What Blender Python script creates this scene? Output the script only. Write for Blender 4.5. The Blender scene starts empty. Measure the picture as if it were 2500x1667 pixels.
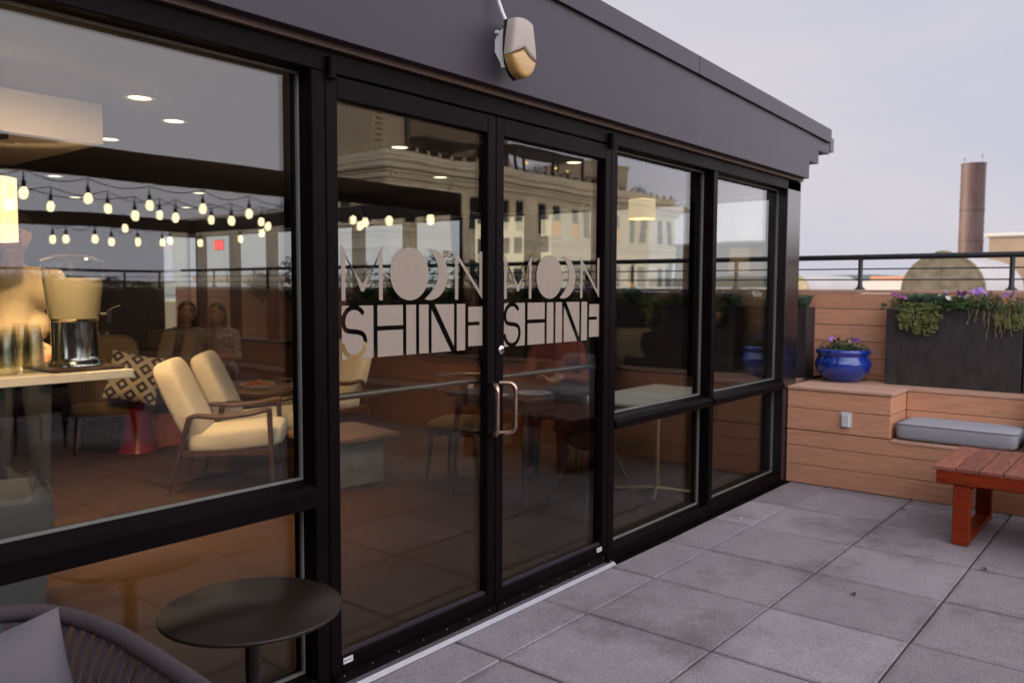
import bpy, bmesh, math, random
from mathutils import Vector, Matrix, Euler

scene = bpy.context.scene
C = scene.collection
R = math.radians
PI = math.pi

# ------------------------------------------------------------------ camera
CAM_H = 1.4836
yaw, pitch, roll = 0.88599, -0.06425, 0.004587
fw = Vector((math.sin(yaw)*math.cos(pitch), math.cos(yaw)*math.cos(pitch), math.sin(pitch)))
rt = Vector((math.cos(yaw), -math.sin(yaw), 0))
up = rt.cross(fw)
rt2 = rt*math.cos(roll) + up*math.sin(roll)
up2 = -rt*math.sin(roll) + up*math.cos(roll)
cam_data = bpy.data.cameras.new('camera')
cam = bpy.data.objects.new('camera', cam_data)
C.objects.link(cam)
cam.matrix_world = Matrix(((rt2.x, up2.x, -fw.x, 0), (rt2.y, up2.y, -fw.y, 0), (rt2.z, up2.z, -fw.z, CAM_H), (0, 0, 0, 1)))
cam_data.sensor_width = 36.0
cam_data.lens = 29.08
cam_data.clip_start = 0.05
cam_data.clip_end = 20000
cam_data.dof.use_dof = True
cam_data.dof.focus_distance = 3.2
cam_data.dof.aperture_fstop = 3.2
scene.camera = cam

# ------------------------------------------------------------------ dusk sky
SUN_EL, SUN_AZ = 6.0, 330.0          # azimuth from +Y towards +X
world = bpy.data.worlds.new('World')
scene.world = world
world.use_nodes = True
wn, wl = world.node_tree.nodes, world.node_tree.links
wn.clear()
w_out = wn.new('ShaderNodeOutputWorld')
w_bg = wn.new('ShaderNodeBackground')
w_bg.inputs['Strength'].default_value = 0.1
sky = wn.new('ShaderNodeTexSky')
sky.sky_type = 'NISHITA'
sky.sun_disc = False
sky.sun_elevation = R(SUN_EL)
sky.sun_rotation = R(SUN_AZ)
sky.dust_density = 3.0
w_tc = wn.new('ShaderNodeTexCoord')
w_map = wn.new('ShaderNodeMapping')
w_map.inputs['Scale'].default_value = (1.0, 1.6, 5.0)
w_map.inputs['Rotation'].default_value = (R(12), R(8), R(30))
w_noise = wn.new('ShaderNodeTexNoise')
w_noise.inputs['Scale'].default_value = 1.4
w_noise.inputs['Detail'].default_value = 5
w_noise.inputs['Roughness'].default_value = 0.55
w_ramp = wn.new('ShaderNodeValToRGB')
w_ramp.color_ramp.elements[0].position = 0.36
w_ramp.color_ramp.elements[0].color = (0.530, 0.530, 0.625, 1)
w_ramp.color_ramp.elements[1].position = 0.66
w_ramp.color_ramp.elements[1].color = (0.620, 0.592, 0.640, 1)
w_scale = wn.new('ShaderNodeVectorMath')
w_scale.operation = 'SCALE'
w_scale.inputs['Scale'].default_value = 13.0
w_mix = wn.new('ShaderNodeMix')
w_mix.data_type = 'RGBA'
w_mix.inputs['Factor'].default_value = 0.95
wl.new(w_tc.outputs['Generated'], w_map.inputs['Vector'])
wl.new(w_map.outputs['Vector'], w_noise.inputs['Vector'])
wl.new(w_noise.outputs['Fac'], w_ramp.inputs['Fac'])
# thin cloud is brighter towards the open sunset side
w_dot = wn.new('ShaderNodeVectorMath'); w_dot.operation = 'DOT_PRODUCT'
w_dot.inputs[1].default_value = (-0.15, -0.98, -0.45)
wl.new(w_tc.outputs['Generated'], w_dot.inputs[0])
w_glow = wn.new('ShaderNodeMapRange')
w_glow.interpolation_type = 'SMOOTHSTEP'
w_glow.inputs['From Min'].default_value = -0.30
w_glow.inputs['From Max'].default_value = 0.40
w_glow.inputs['To Min'].default_value = 7.1
w_glow.inputs['To Max'].default_value = 31.0
wl.new(w_dot.outputs['Value'], w_glow.inputs['Value'])
wl.new(w_glow.outputs['Result'], w_scale.inputs['Scale'])
wl.new(w_ramp.outputs['Color'], w_scale.inputs[0])
wl.new(sky.outputs['Color'], w_mix.inputs['A'])
wl.new(w_scale.outputs['Vector'], w_mix.inputs['B'])
wl.new(w_mix.outputs['Result'], w_bg.inputs['Color'])
wl.new(w_bg.outputs['Background'], w_out.inputs['Surface'])

sun_data = bpy.data.lights.new('sun', 'SUN')
sun_data.energy = 5.0
sun_data.angle = R(2.0)
sun_data.color = (1.0, 0.86, 0.70)
sun = bpy.data.objects.new('sun', sun_data)
C.objects.link(sun)
sd = Vector((math.sin(R(SUN_AZ))*math.cos(R(SUN_EL)), math.cos(R(SUN_AZ))*math.cos(R(SUN_EL)), math.sin(R(SUN_EL))))
sun.rotation_euler = sd.to_track_quat('Z', 'Y').to_euler()

vs = scene.view_settings
vs.view_transform = 'Standard'
vs.look = 'None'
vs.exposure = 0.7
vs.gamma = 1.0
vs.use_curve_mapping = False
scene.cycles.max_bounces = 10
scene.cycles.diffuse_bounces = 3
scene.cycles.glossy_bounces = 5
scene.cycles.transmission_bounces = 8
scene.cycles.transparent_max_bounces = 40
scene.cycles.sample_clamp_indirect = 4.0
scene.cycles.caustics_reflective = False
scene.cycles.caustics_refractive = False
scene.cycles.use_denoising = True

# ------------------------------------------------------------------ materials
MATS = {}

def nodes(name):
    m = bpy.data.materials.new(name)
    m.use_nodes = True
    nt = m.node_tree
    return m, nt.nodes, nt.links, nt.nodes['Principled BSDF']

def mat(name, col, rough=0.6, metal=0.0, var=0.12, scale=8.0, bump=0.0, bscale=80.0, stretch=None, col2=None, coat=0.0, sheen=0.0, spec=0.5, rnd=0.0, detail=6.0):
    """plain procedural surface: two-tone noise, roughness wear and fine relief, in object space"""
    if name in MATS:
        return MATS[name]
    m, n, l, p = nodes(name)
    tc = n.new('ShaderNodeTexCoord')
    mp = n.new('ShaderNodeMapping')
    if stretch:
        mp.inputs['Scale'].default_value = stretch
    l.new(tc.outputs['Object'], mp.inputs['Vector'])
    nz = n.new('ShaderNodeTexNoise')
    nz.inputs['Scale'].default_value = scale
    nz.inputs['Detail'].default_value = detail
    nz.inputs['Roughness'].default_value = 0.6
    l.new(mp.outputs['Vector'], nz.inputs['Vector'])
    cr = n.new('ShaderNodeValToRGB')
    c2 = col2 or tuple(min(1, c*(1+var)) for c in col)
    c1 = tuple(c*(1-var) for c in col) if not col2 else col
    cr.color_ramp.elements[0].position = 0.3
    cr.color_ramp.elements[0].color = (*c1, 1)
    cr.color_ramp.elements[1].position = 0.7
    cr.color_ramp.elements[1].color = (*c2, 1)
    l.new(nz.outputs['Fac'], cr.inputs['Fac'])
    src = cr.outputs['Color']
    if rnd:
        oi = n.new('ShaderNodeObjectInfo')
        mr = n.new('ShaderNodeMapRange')
        mr.inputs['To Min'].default_value = 1-rnd
        mr.inputs['To Max'].default_value = 1+rnd
        l.new(oi.outputs['Random'], mr.inputs['Value'])
        vm = n.new('ShaderNodeVectorMath')
        vm.operation = 'SCALE'
        l.new(src, vm.inputs[0])
        l.new(mr.outputs['Result'], vm.inputs['Scale'])
        src = vm.outputs['Vector']
    l.new(src, p.inputs['Base Color'])
    rr = n.new('ShaderNodeMapRange')
    rr.inputs['To Min'].default_value = max(0.02, rough-0.08)
    rr.inputs['To Max'].default_value = min(1, rough+0.08)
    l.new(nz.outputs['Fac'], rr.inputs['Value'])
    l.new(rr.outputs['Result'], p.inputs['Roughness'])
    p.inputs['Metallic'].default_value = metal
    p.inputs['Specular IOR Level'].default_value = spec
    if coat:
        p.inputs['Coat Weight'].default_value = coat
        p.inputs['Coat Roughness'].default_value = 0.08
    if sheen:
        p.inputs['Sheen Weight'].default_value = sheen
    if bump:
        n2 = n.new('ShaderNodeTexNoise')
        n2.inputs['Scale'].default_value = bscale
        n2.inputs['Detail'].default_value = 4
        l.new(mp.outputs['Vector'], n2.inputs['Vector'])
        b = n.new('ShaderNodeBump')
        b.inputs['Strength'].default_value = bump
        b.inputs['Distance'].default_value = 0.01
        l.new(n2.outputs['Fac'], b.inputs['Height'])
        l.new(b.outputs['Normal'], p.inputs['Normal'])
    MATS[name] = m
    return m

def emit(name, col, strength):
    if name in MATS:
        return MATS[name]
    m, n, l, p = nodes(name)
    p.inputs['Base Color'].default_value = (*col, 1)
    p.inputs['Emission Color'].default_value = (*col, 1)
    p.inputs['Emission Strength'].default_value = strength
    MATS[name] = m
    return m

def glazing(name, r0, tint, rough=0.0, wavy=0.0):
    """clear sheet: mirror reflection by Schlick's curve over a tinted see-through body"""
    m, n, l, p = nodes(name)
    n.remove(p)
    out = n['Material Output']
    geo = n.new('ShaderNodeNewGeometry')
    dot = n.new('ShaderNodeVectorMath'); dot.operation = 'DOT_PRODUCT'
    l.new(geo.outputs['Incoming'], dot.inputs[0]); l.new(geo.outputs['True Normal'], dot.inputs[1])
    ab = n.new('ShaderNodeMath'); ab.operation = 'ABSOLUTE'
    l.new(dot.outputs['Value'], ab.inputs[0])
    om = n.new('ShaderNodeMath'); om.operation = 'SUBTRACT'; om.use_clamp = True
    om.inputs[0].default_value = 1.0
    l.new(ab.outputs['Value'], om.inputs[1])
    pw = n.new('ShaderNodeMath'); pw.operation = 'POWER'; pw.inputs[1].default_value = 5.0
    l.new(om.outputs['Value'], pw.inputs[0])
    ma = n.new('ShaderNodeMath'); ma.operation = 'MULTIPLY_ADD'
    ma.inputs[1].default_value = 1-r0; ma.inputs[2].default_value = r0
    l.new(pw.outputs['Value'], ma.inputs[0])
    tr = n.new('ShaderNodeBsdfTransparent'); tr.inputs['Color'].default_value = (*tint, 1)
    gl = n.new('ShaderNodeBsdfGlossy'); gl.inputs['Roughness'].default_value = rough
    gl.inputs['Color'].default_value = (0.97, 0.96, 0.95, 1)
    if wavy:
        tcw = n.new('ShaderNodeTexCoord'); nw = n.new('ShaderNodeTexNoise'); nw.inputs['Scale'].default_value = 1.6; nw.inputs['Detail'].default_value = 1
        l.new(tcw.outputs['Object'], nw.inputs['Vector'])
        bw = n.new('ShaderNodeBump'); bw.inputs['Strength'].default_value = 1.0; bw.inputs['Distance'].default_value = wavy
        l.new(nw.outputs['Fac'], bw.inputs['Height']); l.new(bw.outputs['Normal'], gl.inputs['Normal'])
    mx = n.new('ShaderNodeMixShader')
    l.new(ma.outputs['Value'], mx.inputs['Fac'])
    l.new(tr.outputs['BSDF'], mx.inputs[1]); l.new(gl.outputs['BSDF'], mx.inputs[2])
    l.new(mx.outputs['Shader'], out.inputs['Surface'])
    MATS[name] = m
    return m

def paver_mat():
    m, n, l, p = nodes('paver concrete')
    geo = n.new('ShaderNodeNewGeometry')
    def noise(sc, det=3, rough=0.6):
        z = n.new('ShaderNodeTexNoise'); z.inputs['Scale'].default_value = sc
        z.inputs['Detail'].default_value = det; z.inputs['Roughness'].default_value = rough
        l.new(geo.outputs['Position'], z.inputs['Vector']); return z
    big, mid, fine = noise(1.1, 5), noise(9, 5), noise(230, 2)
    vor = n.new('ShaderNodeTexVoronoi'); vor.inputs['Scale'].default_value = 330
    l.new(geo.outputs['Position'], vor.inputs['Vector'])
    cr = n.new('ShaderNodeValToRGB')
    cr.color_ramp.elements[0].position = 0.28; cr.color_ramp.elements[0].color = (0.235, 0.207, 0.217, 1)
    cr.color_ramp.elements[1].position = 0.72; cr.color_ramp.elements[1].color = (0.345, 0.307, 0.317, 1)
    a = n.new('ShaderNodeMath'); a.operation = 'ADD'
    l.new(big.outputs['Fac'], a.inputs[0]); l.new(mid.outputs['Fac'], a.inputs[1])
    h = n.new('ShaderNodeMath'); h.operation = 'MULTIPLY'; h.inputs[1].default_value = 0.5
    l.new(a.outputs['Value'], h.inputs[0]); l.new(h.outputs['Value'], cr.inputs['Fac'])
    # pale and dark aggregate grains
    gr = n.new('ShaderNodeValToRGB')
    e = gr.color_ramp.elements
    e[0].position = 0.0; e[0].color = (0.60, 0.60, 0.61, 1)
    e[1].position = 1.0; e[1].color = (1.45, 1.43, 1.41, 1)
    for pos, v in ((0.22, 0.78), (0.36, 0.98), (0.70, 1.02), (0.86, 1.14)):
        x = gr.color_ramp.elements.new(pos); x.color = (v, v, v, 1)
    sep = n.new('ShaderNodeSeparateColor')
    l.new(vor.outputs['Color'], sep.inputs['Color'])
    l.new(sep.outputs['Red'], gr.inputs['Fac'])
    mul = n.new('ShaderNodeVectorMath'); mul.operation = 'MULTIPLY'
    l.new(cr.outputs['Color'], mul.inputs[0]); l.new(gr.outputs['Color'], mul.inputs[1])
    oi = n.new('ShaderNodeObjectInfo')
    mr = n.new('ShaderNodeMapRange'); mr.inputs['To Min'].default_value = 0.78; mr.inputs['To Max'].default_value = 1.12
    l.new(oi.outputs['Random'], mr.inputs['Value'])
    sc = n.new('ShaderNodeVectorMath'); sc.operation = 'SCALE'
    l.new(mul.outputs['Vector'], sc.inputs[0]); l.new(mr.outputs['Result'], sc.inputs['Scale'])
    # old water stains
    st = noise(0.9, 6, 0.7)
    sr = n.new('ShaderNodeValToRGB')
    sr.color_ramp.elements[0].position = 0.34; sr.color_ramp.elements[0].color = (0.60, 0.57, 0.59, 1)
    sr.color_ramp.elements[1].position = 0.50; sr.color_ramp.elements[1].color = (1, 1, 1, 1)
    l.new(st.outputs['Fac'], sr.inputs['Fac'])
    m2 = n.new('ShaderNodeVectorMath'); m2.operation = 'MULTIPLY'
    l.new(sc.outputs['Vector'], m2.inputs[0]); l.new(sr.outputs['Color'], m2.inputs[1])
    # dirt washed along the joints
    tc = n.new('ShaderNodeTexCoord'); ab = n.new('ShaderNodeVectorMath'); ab.operation = 'ABSOLUTE'
    l.new(tc.outputs['Object'], ab.inputs[0])
    sx = n.new('ShaderNodeSeparateXYZ'); l.new(ab.outputs['Vector'], sx.inputs['Vector'])
    mxx = n.new('ShaderNodeMath'); mxx.operation = 'MAXIMUM'; l.new(sx.outputs['X'], mxx.inputs[0]); l.new(sx.outputs['Y'], mxx.inputs[1])
    jn = noise(5.0, 6, 0.75)
    ja = n.new('ShaderNodeMath'); ja.operation = 'MULTIPLY_ADD'; ja.inputs[1].default_value = 0.17; l.new(jn.outputs['Fac'], ja.inputs[0]); l.new(mxx.outputs['Value'], ja.inputs[2])
    jr = n.new('ShaderNodeMapRange'); jr.inputs['From Min'].default_value = 0.355; jr.inputs['From Max'].default_value = 0.43; jr.inputs['To Min'].default_value = 1.0; jr.inputs['To Max'].default_value = 0.60
    l.new(ja.outputs['Value'], jr.inputs['Value'])
    m3 = n.new('ShaderNodeVectorMath'); m3.operation = 'SCALE'
    l.new(m2.outputs['Vector'], m3.inputs[0]); l.new(jr.outputs['Result'], m3.inputs['Scale'])
    l.new(m3.outputs['Vector'], p.inputs['Base Color'])
    p.inputs['Roughness'].default_value = 0.82
    b = n.new('ShaderNodeBump'); b.inputs['Strength'].default_value = 0.35; b.inputs['Distance'].default_value = 0.004
    l.new(fine.outputs['Fac'], b.inputs['Height']); l.new(b.outputs['Normal'], p.inputs['Normal'])
    MATS['paver'] = m
    return m

M_GLASS = glazing('window glass', 0.043, (0.84, 0.862, 0.845), 0.0, 0.0016)
M_CLEAR = glazing('clear plastic', 0.05, (0.96, 0.96, 0.93))
M_PAVER = paver_mat()
M_FRAME = mat('dark bronze aluminium', (0.0042, 0.0024, 0.0027), 0.48, 0.0, 0.25, 3.0, 0.04, 60, spec=0.05)
M_GASKET = mat('gasket in reflection grey', (0.16, 0.16, 0.14), 0.5)  # pale grey carries the jamb's reflection at the glass edge
M_FASCIA = mat('charcoal painted metal', (0.030, 0.023, 0.033), 0.5, 0.0, 0.14, 2.2, 0.03, 12, stretch=(3.5, 1, 0.5), spec=0.32)
M_SOFFIT = mat('brown soffit timber', (0.07, 0.036, 0.022), 0.6, 0, 0.3, 6, stretch=(1, 8, 8))
M_ALU = mat('mill aluminium', (0.40, 0.39, 0.41), 0.42, 0.85, 0.1, 20, stretch=(1, 12, 12))
M_BRONZE = mat('brushed copper bronze', (0.50, 0.36, 0.28), 0.28, 1.0, 0.12, 30)
M_STEEL = mat('brushed steel', (0.62, 0.60, 0.57), 0.16, 1.0, 0.08, 40, stretch=(12, 12, 1))
M_VINYL = mat('frosted grey vinyl', (0.275, 0.225, 0.175), 0.75, 0, 0.06, 40)
M_COMP = mat('composite cedar board', (0.62, 0.305, 0.175), 0.72, 0, 0.16, 5, 0.12, 60, stretch=(10, 1.2, 12), rnd=0.10)
M_DECK = mat('composite deck board', (0.55, 0.33, 0.23), 0.7, 0, 0.14, 5, 0.12, 60, stretch=(12, 1.2, 12), rnd=0.07)
M_TEAK = mat('oiled ipe', (0.24, 0.030, 0.006), 0.4, 0, 0.35, 6, 0.08, 50, stretch=(14, 2.0, 14), rnd=0.1, spec=0.22)
M_TEAKTOP = mat('weathered ipe slat', (0.27, 0.095, 0.060), 0.36, 0, 0.45, 5, 0.1, 50, stretch=(2.0, 12, 12), rnd=0.22)
M_PLANTER = mat('dark fibreglass planter', (0.014, 0.011, 0.011), 0.62, 0, 0.5, 16, 0.2, 90, stretch=(1, 1, .45), col2=(0.045, 0.037, 0.036), detail=10)
M_SOIL = mat('potting soil', (0.03, 0.02, 0.014), 0.95, 0, 0.4, 30, 0.6, 60)
M_BLUE = mat('cobalt glaze', (0.008, 0.030, 0.26), 0.14, 0, 0.35, 5, 0.04, 14, stretch=(6, 6, 1), col2=(0.009, 0.045, 0.31), coat=0.8)
M_CUSH = mat('grey outdoor fabric', (0.33, 0.335, 0.365), 0.9, 0, 0.06, 60, 0.25, 420)
M_WHITEPL = mat('white plastic', (0.62, 0.62, 0.60), 0.45, 0, 0.06, 12)
M_BLACK = mat('black painted metal', (0.016, 0.016, 0.019), 0.42, 0, 0.2, 14)
M_TABLE = mat('dark brown metal table', (0.013, 0.0075, 0.0048), 0.34, 0, 0.25, 5, 0.02, 50, spec=0.35)
M_ROPE = mat('mauve grey rope', (0.064, 0.045, 0.051), 0.85, 0, 0.15, 60, 0.5, 260)
M_PILLOW = mat('lavender grey cushion', (0.125, 0.112, 0.122), 0.92, 0, 0.06, 60, 0.25, 420)

# ------------------------------------------------------------------ mesh helpers
class MB:
    def __init__(s):
        s.v = []; s.f = []; s.m = []
        s.cur = 0
    def add(s, vs, fs):
        o = len(s.v)
        s.v += [tuple(x) for x in vs]
        s.f += [tuple(i+o for i in f) for f in fs]
        s.m += [s.cur]*len(fs)
        return s
    def box(s, x0, x1, y0, y1, z0, z1, T=None):
        vs = [Vector(p) for p in ((x0,y0,z0),(x1,y0,z0),(x1,y1,z0),(x0,y1,z0),(x0,y0,z1),(x1,y0,z1),(x1,y1,z1),(x0,y1,z1))]
        if T: vs = [T @ p for p in vs]
        return s.add(vs, [(3,2,1,0),(4,5,6,7),(0,1,5,4),(1,2,6,5),(2,3,7,6),(3,0,4,7)])
    def cbox(s, x0, x1, y0, y1, z0, z1, c=0.004, T=None):
        """box with chamfered edges"""
        c = min(c, (x1-x0)*.45, (y1-y0)*.45, (z1-z0)*.45)
        vs = []
        for sx in (0, 1):
            for sy in (0, 1):
                for sz in (0, 1):
                    X, Y, Z = (x0, x1)[sx], (y0, y1)[sy], (z0, z1)[sz]
                    dx, dy, dz = (c, -c)[sx], (c, -c)[sy], (c, -c)[sz]
                    vs += [(X, Y+dy, Z+dz), (X+dx, Y, Z+dz), (X+dx, Y+dy, Z)]
        vs = [Vector(p) for p in vs]
        if T: vs = [T @ p for p in vs]
        i = lambda sx, sy, sz, k: ((sx*2+sy)*2+sz)*3+k
        fs = []
        for a in (0, 1):
            q = [i(a,0,0,0), i(a,1,0,0), i(a,1,1,0), i(a,0,1,0)]; fs.append(tuple(q if a else q[::-1]))
            q = [i(0,a,0,1), i(0,a,1,1), i(1,a,1,1), i(1,a,0,1)]; fs.append(tuple(q if a else q[::-1]))
            q = [i(0,0,a,2), i(1,0,a,2), i(1,1,a,2), i(0,1,a,2)]; fs.append(tuple(q if a else q[::-1]))
        for a in (0, 1):
            for b in (0, 1):
                fs.append((i(a,b,0,0), i(a,b,1,0), i(a,b,1,1), i(a,b,0,1)))
                fs.append((i(a,0,b,0), i(a,1,b,0), i(a,1,b,2), i(a,0,b,2)))
                fs.append((i(0,a,b,1), i(1,a,b,1), i(1,a,b,2), i(0,a,b,2)))
                for d in (0, 1):
                    fs.append((i(a,b,d,0), i(a,b,d,1), i(a,b,d,2)))
        return s.add(vs, fs)
    def cone(s, p0, p1, r0, r1, n=16, caps=True):
        p0, p1 = Vector(p0), Vector(p1)
        d = (p1-p0).normalized()
        a = d.orthogonal().normalized(); b = d.cross(a)
        vs = []
        for p, r in ((p0, r0), (p1, r1)):
            for k in range(n):
                t = 2*PI*k/n
                vs.append(p + a*(r*math.cos(t)) + b*(r*math.sin(t)))
        fs = [(k, (k+1)%n, n+(k+1)%n, n+k) for k in range(n)]
        if caps:
            fs += [tuple(range(n-1, -1, -1)), tuple(range(n, 2*n))]
        return s.add(vs, fs)
    def tube(s, pts, r, n=10, rf=None):
        pts = [Vector(p) for p in pts]
        N = len(pts)
        vs = []
        ref = None
        for i, p in enumerate(pts):
            d = (pts[min(i+1, N-1)] - pts[max(i-1, 0)]).normalized()
            if ref is None:
                ref = d.orthogonal().normalized()
            a = (ref - d*ref.dot(d)).normalized(); b = d.cross(a); ref = a
            rr = rf(i/(N-1)) if rf else r
            for k in range(n):
                t = 2*PI*k/n
                vs.append(p + a*(rr*math.cos(t)) + b*(rr*math.sin(t)))
        fs = []
        for i in range(N-1):
            for k in range(n):
                fs.append((i*n+k, i*n+(k+1)%n, (i+1)*n+(k+1)%n, (i+1)*n+k))
        fs += [tuple(range(n-1, -1, -1)), tuple(range((N-1)*n, N*n))]
        return s.add(vs, fs)
    def lathe(s, prof, c=(0,0,0), n=24, T=None):
        """prof: (radius, z) pairs; a radius of 0 closes the end"""
        vs = []; fs = []; rows = []
        for r, z in prof:
            if r <= 1e-6:
                rows.append([len(vs)]); vs.append(Vector((c[0], c[1], c[2]+z)))
            else:
                rows.append(list(range(len(vs), len(vs)+n)))
                for k in range(n):
                    t = 2*PI*k/n
                    vs.append(Vector((c[0]+r*math.cos(t), c[1]+r*math.sin(t), c[2]+z)))
        for a, b in zip(rows, rows[1:]):
            for k in range(n):
                k2 = (k+1) % n
                if len(a) == 1 and len(b) == 1: continue
                if len(a) == 1: fs.append((a[0], b[k2], b[k]))
                elif len(b) == 1: fs.append((a[k], a[k2], b[0]))
                else: fs.append((a[k], a[k2], b[k2], b[k]))
        if T: vs = [T @ p for p in vs]
        return s.add(vs, fs)
    def sup(s, c, rad, e1=1.0, e2=1.0, T=None, nu=20, nv=12):
        """superellipsoid: sphere for e=1, rounded box for e~0.3"""
        def pw(x, e): return math.copysign(abs(x)**e, x)
        prof = []
        vs = []; fs = []
        c = Vector(c)
        for j in range(nv+1):
            a = -PI/2 + PI*j/nv
            for i in range(nu):
                b = 2*PI*i/nu
                p = Vector((rad[0]*pw(math.cos(a), e1)*pw(math.cos(b), e2), rad[1]*pw(math.cos(a), e1)*pw(math.sin(b), e2), rad[2]*pw(math.sin(a), e1)))
                if T: p = T @ p
                vs.append(c + p)
        for j in range(nv):
            for i in range(nu):
                i2 = (i+1) % nu
                fs.append((j*nu+i, j*nu+i2, (j+1)*nu+i2, (j+1)*nu+i))
        return s.add(vs, fs)
    def prism(s, poly, f0, f1):
        """poly: 2-D outline; f0, f1: functions from (u, v) to the two end points"""
        n = len(poly)
        vs = [f0(*q) for q in poly] + [f1(*q) for q in poly]
        fs = [tuple(range(n-1, -1, -1)), tuple(range(n, 2*n))] + [(k, (k+1)%n, n+(k+1)%n, n+k) for k in range(n)]
        return s.add(vs, fs)
    def leaf(s, p, d, nrm, L, W, fold=0.25, droop=0.2):
        p = Vector(p); d = Vector(d).normalized(); nrm = Vector(nrm)
        sd_ = d.cross(nrm)
        if sd_.length < 1e-4: sd_ = d.orthogonal()
        sd_.normalize(); n2 = sd_.cross(d)
        a = p + d*L*0.5 + sd_*W*0.5 + n2*fold*W
        b = p + d*L*0.5 - sd_*W*0.5 + n2*fold*W
        m = p + d*L*0.55
        t = p + d*L - n2*droop*L
        return s.add([p, a, t, b, m], [(0, 1, 4), (1, 2, 4), (2, 3, 4), (3, 0, 4)])

LOCAL = set()

def empty(name, loc=(0, 0, 0), rz=0.0, local=False, parent=None):
    o = bpy.data.objects.new(name, None)
    C.objects.link(o)
    o.empty_display_size = 0.1
    if parent:
        o.parent = parent
        if parent.name in LOCAL: LOCAL.add(o.name)
        elif parent.parent is None: o.matrix_parent_inverse = parent.matrix_basis.inverted()
    else:
        o.location = loc
        o.rotation_euler = (0, 0, rz)
    if local: LOCAL.add(o.name)
    return o

def obj(name, mb, material, parent=None, smooth=False, bevel=0.0, angle=40, sub=0):
    me = bpy.data.meshes.new(name)
    me.from_pydata(mb.v, [], mb.f)
    ms = material if isinstance(material, (list, tuple)) else [material]
    for x in ms: me.materials.append(x)
    if len(ms) > 1: me.polygons.foreach_set('material_index', mb.m)
    me.update()
    if smooth:
        me.polygons.foreach_set('use_smooth', [True]*len(me.polygons))
        if angle < 180:
            me.set_sharp_from_angle(angle=R(angle))
    o = bpy.data.objects.new(name, me)
    C.objects.link(o)
    if parent is not None:
        o.parent = parent
        if parent.name in LOCAL:
            LOCAL.add(o.name)
        elif parent.parent is None:
            o.matrix_parent_inverse = parent.matrix_basis.inverted()
    if bevel:
        b = o.modifiers.new('bevel', 'BEVEL')
        b.width = bevel; b.segments = 2; b.limit_method = 'ANGLE'
    if sub:
        b = o.modifiers.new('subdivision', 'SUBSURF'); b.levels = sub; b.render_levels = sub
    return o

def clone(name, src, parent=None, T=None):
    """another object sharing src's mesh"""
    o = bpy.data.objects.new(name, src.data)
    C.objects.link(o)
    if parent is not None:
        o.parent = parent
        if parent.name in LOCAL: LOCAL.add(o.name)
        elif parent.parent is None: o.matrix_parent_inverse = parent.matrix_basis.inverted()
    if T is not None: o.matrix_basis = T
    return o

def tag(o, label=None, cat=None, group=None, kind=None):
    if label: o['label'] = label
    if cat: o['category'] = cat
    if group: o['group'] = group
    if kind: o['kind'] = kind
    return o

def copy_tree(o, parent=None):
    c = o.copy(); C.objects.link(c)
    if parent is not None: c.parent = parent
    if o.name in LOCAL: LOCAL.add(c.name)
    for ch in list(o.children):
        copy_tree(ch, c)
    return c

def place(o, x, y, z=0.0, rz=0.0):
    o.location = (x, y, z); o.rotation_euler = (0, 0, rz)
    return o


# ------------------------------------------------------------------ terrace floor
rng = random.Random(7)
YF = 2.37          # face of the glazed front
XB = 6.27          # face of the timber bench
floor = obj('terrace_floor', MB().box(-5.2, 7.3, -9.0, 2.34, -0.30, -0.034), mat('dark joint bedding', (0.02, 0.018, 0.018), 0.95), None)
tag(floor, 'grey concrete paver terrace floor in front of the glass pavilion', None, None, 'structure')
GX, GY, TS, GAP = 3.0907, 2.0701, 0.61, 0.0085
xs = [GX + TS*i for i in range(-7, 6)] + [XB + 0.035]
ys = [2.335] + [GY - TS*j for j in range(0, 18)]
full = None
for i in range(len(xs)-1):
    for j in range(len(ys)-1):
        x0, x1, y1, y0 = xs[i], xs[i+1], ys[j], ys[j+1]
        w, d = x1-x0, y1-y0
        isfull = abs(w-TS) < 1e-3 and abs(d-TS) < 1e-3
        if isfull and full is not None:
            o = clone('paver', full, floor)
        else:
            hw, hd = w/2-GAP/2, d/2-GAP/2
            o = obj('paver', MB().cbox(-hw, hw, -hd, hd, -0.03, 0.0, 0.0045), M_PAVER, floor)
            if isfull: full = o
        o.location = ((x0+x1)/2 + rng.uniform(-.0012, .0012), (y0+y1)/2 + rng.uniform(-.0012, .0012), rng.uniform(-.0025, .001))
        o.rotation_euler = (rng.uniform(-.0035, .0035), rng.uniform(-.0035, .0035), rng.uniform(-.0025, .0025))

# ------------------------------------------------------------------ glass pavilion
pav = empty('glass_pavilion', (1.2, 6.7, 0))
tag(pav, 'dark framed glass rooftop lounge with double doors and charcoal fascia', 'pavilion')
XL, XR, YB = -3.6, 6.40, 11.07
M_CEIL = mat('white ceiling paint', (0.55, 0.52, 0.48), 0.8, 0, 0.04, 3)
M_DARKWOOD = mat('espresso timber', (0.030, 0.016, 0.011), 0.5, 0, 0.35, 4, stretch=(1, 10, 10))
M_BROWNWALL = mat('dark brown wall', (0.06, 0.034, 0.022), 0.6, 0, 0.25, 3, stretch=(1, 1, 8))
M_FLOOR = mat('worn oak floor', (0.050, 0.023, 0.0075), 0.6, 0, 0.3, 2.5, 0.03, 40, stretch=(1.2, 9, 1), spec=0.15)
M_WAINS = mat('oiled wainscot', (0.13, 0.055, 0.026), 0.5, 0, 0.3, 4, stretch=(8, 1, 10))

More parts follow.
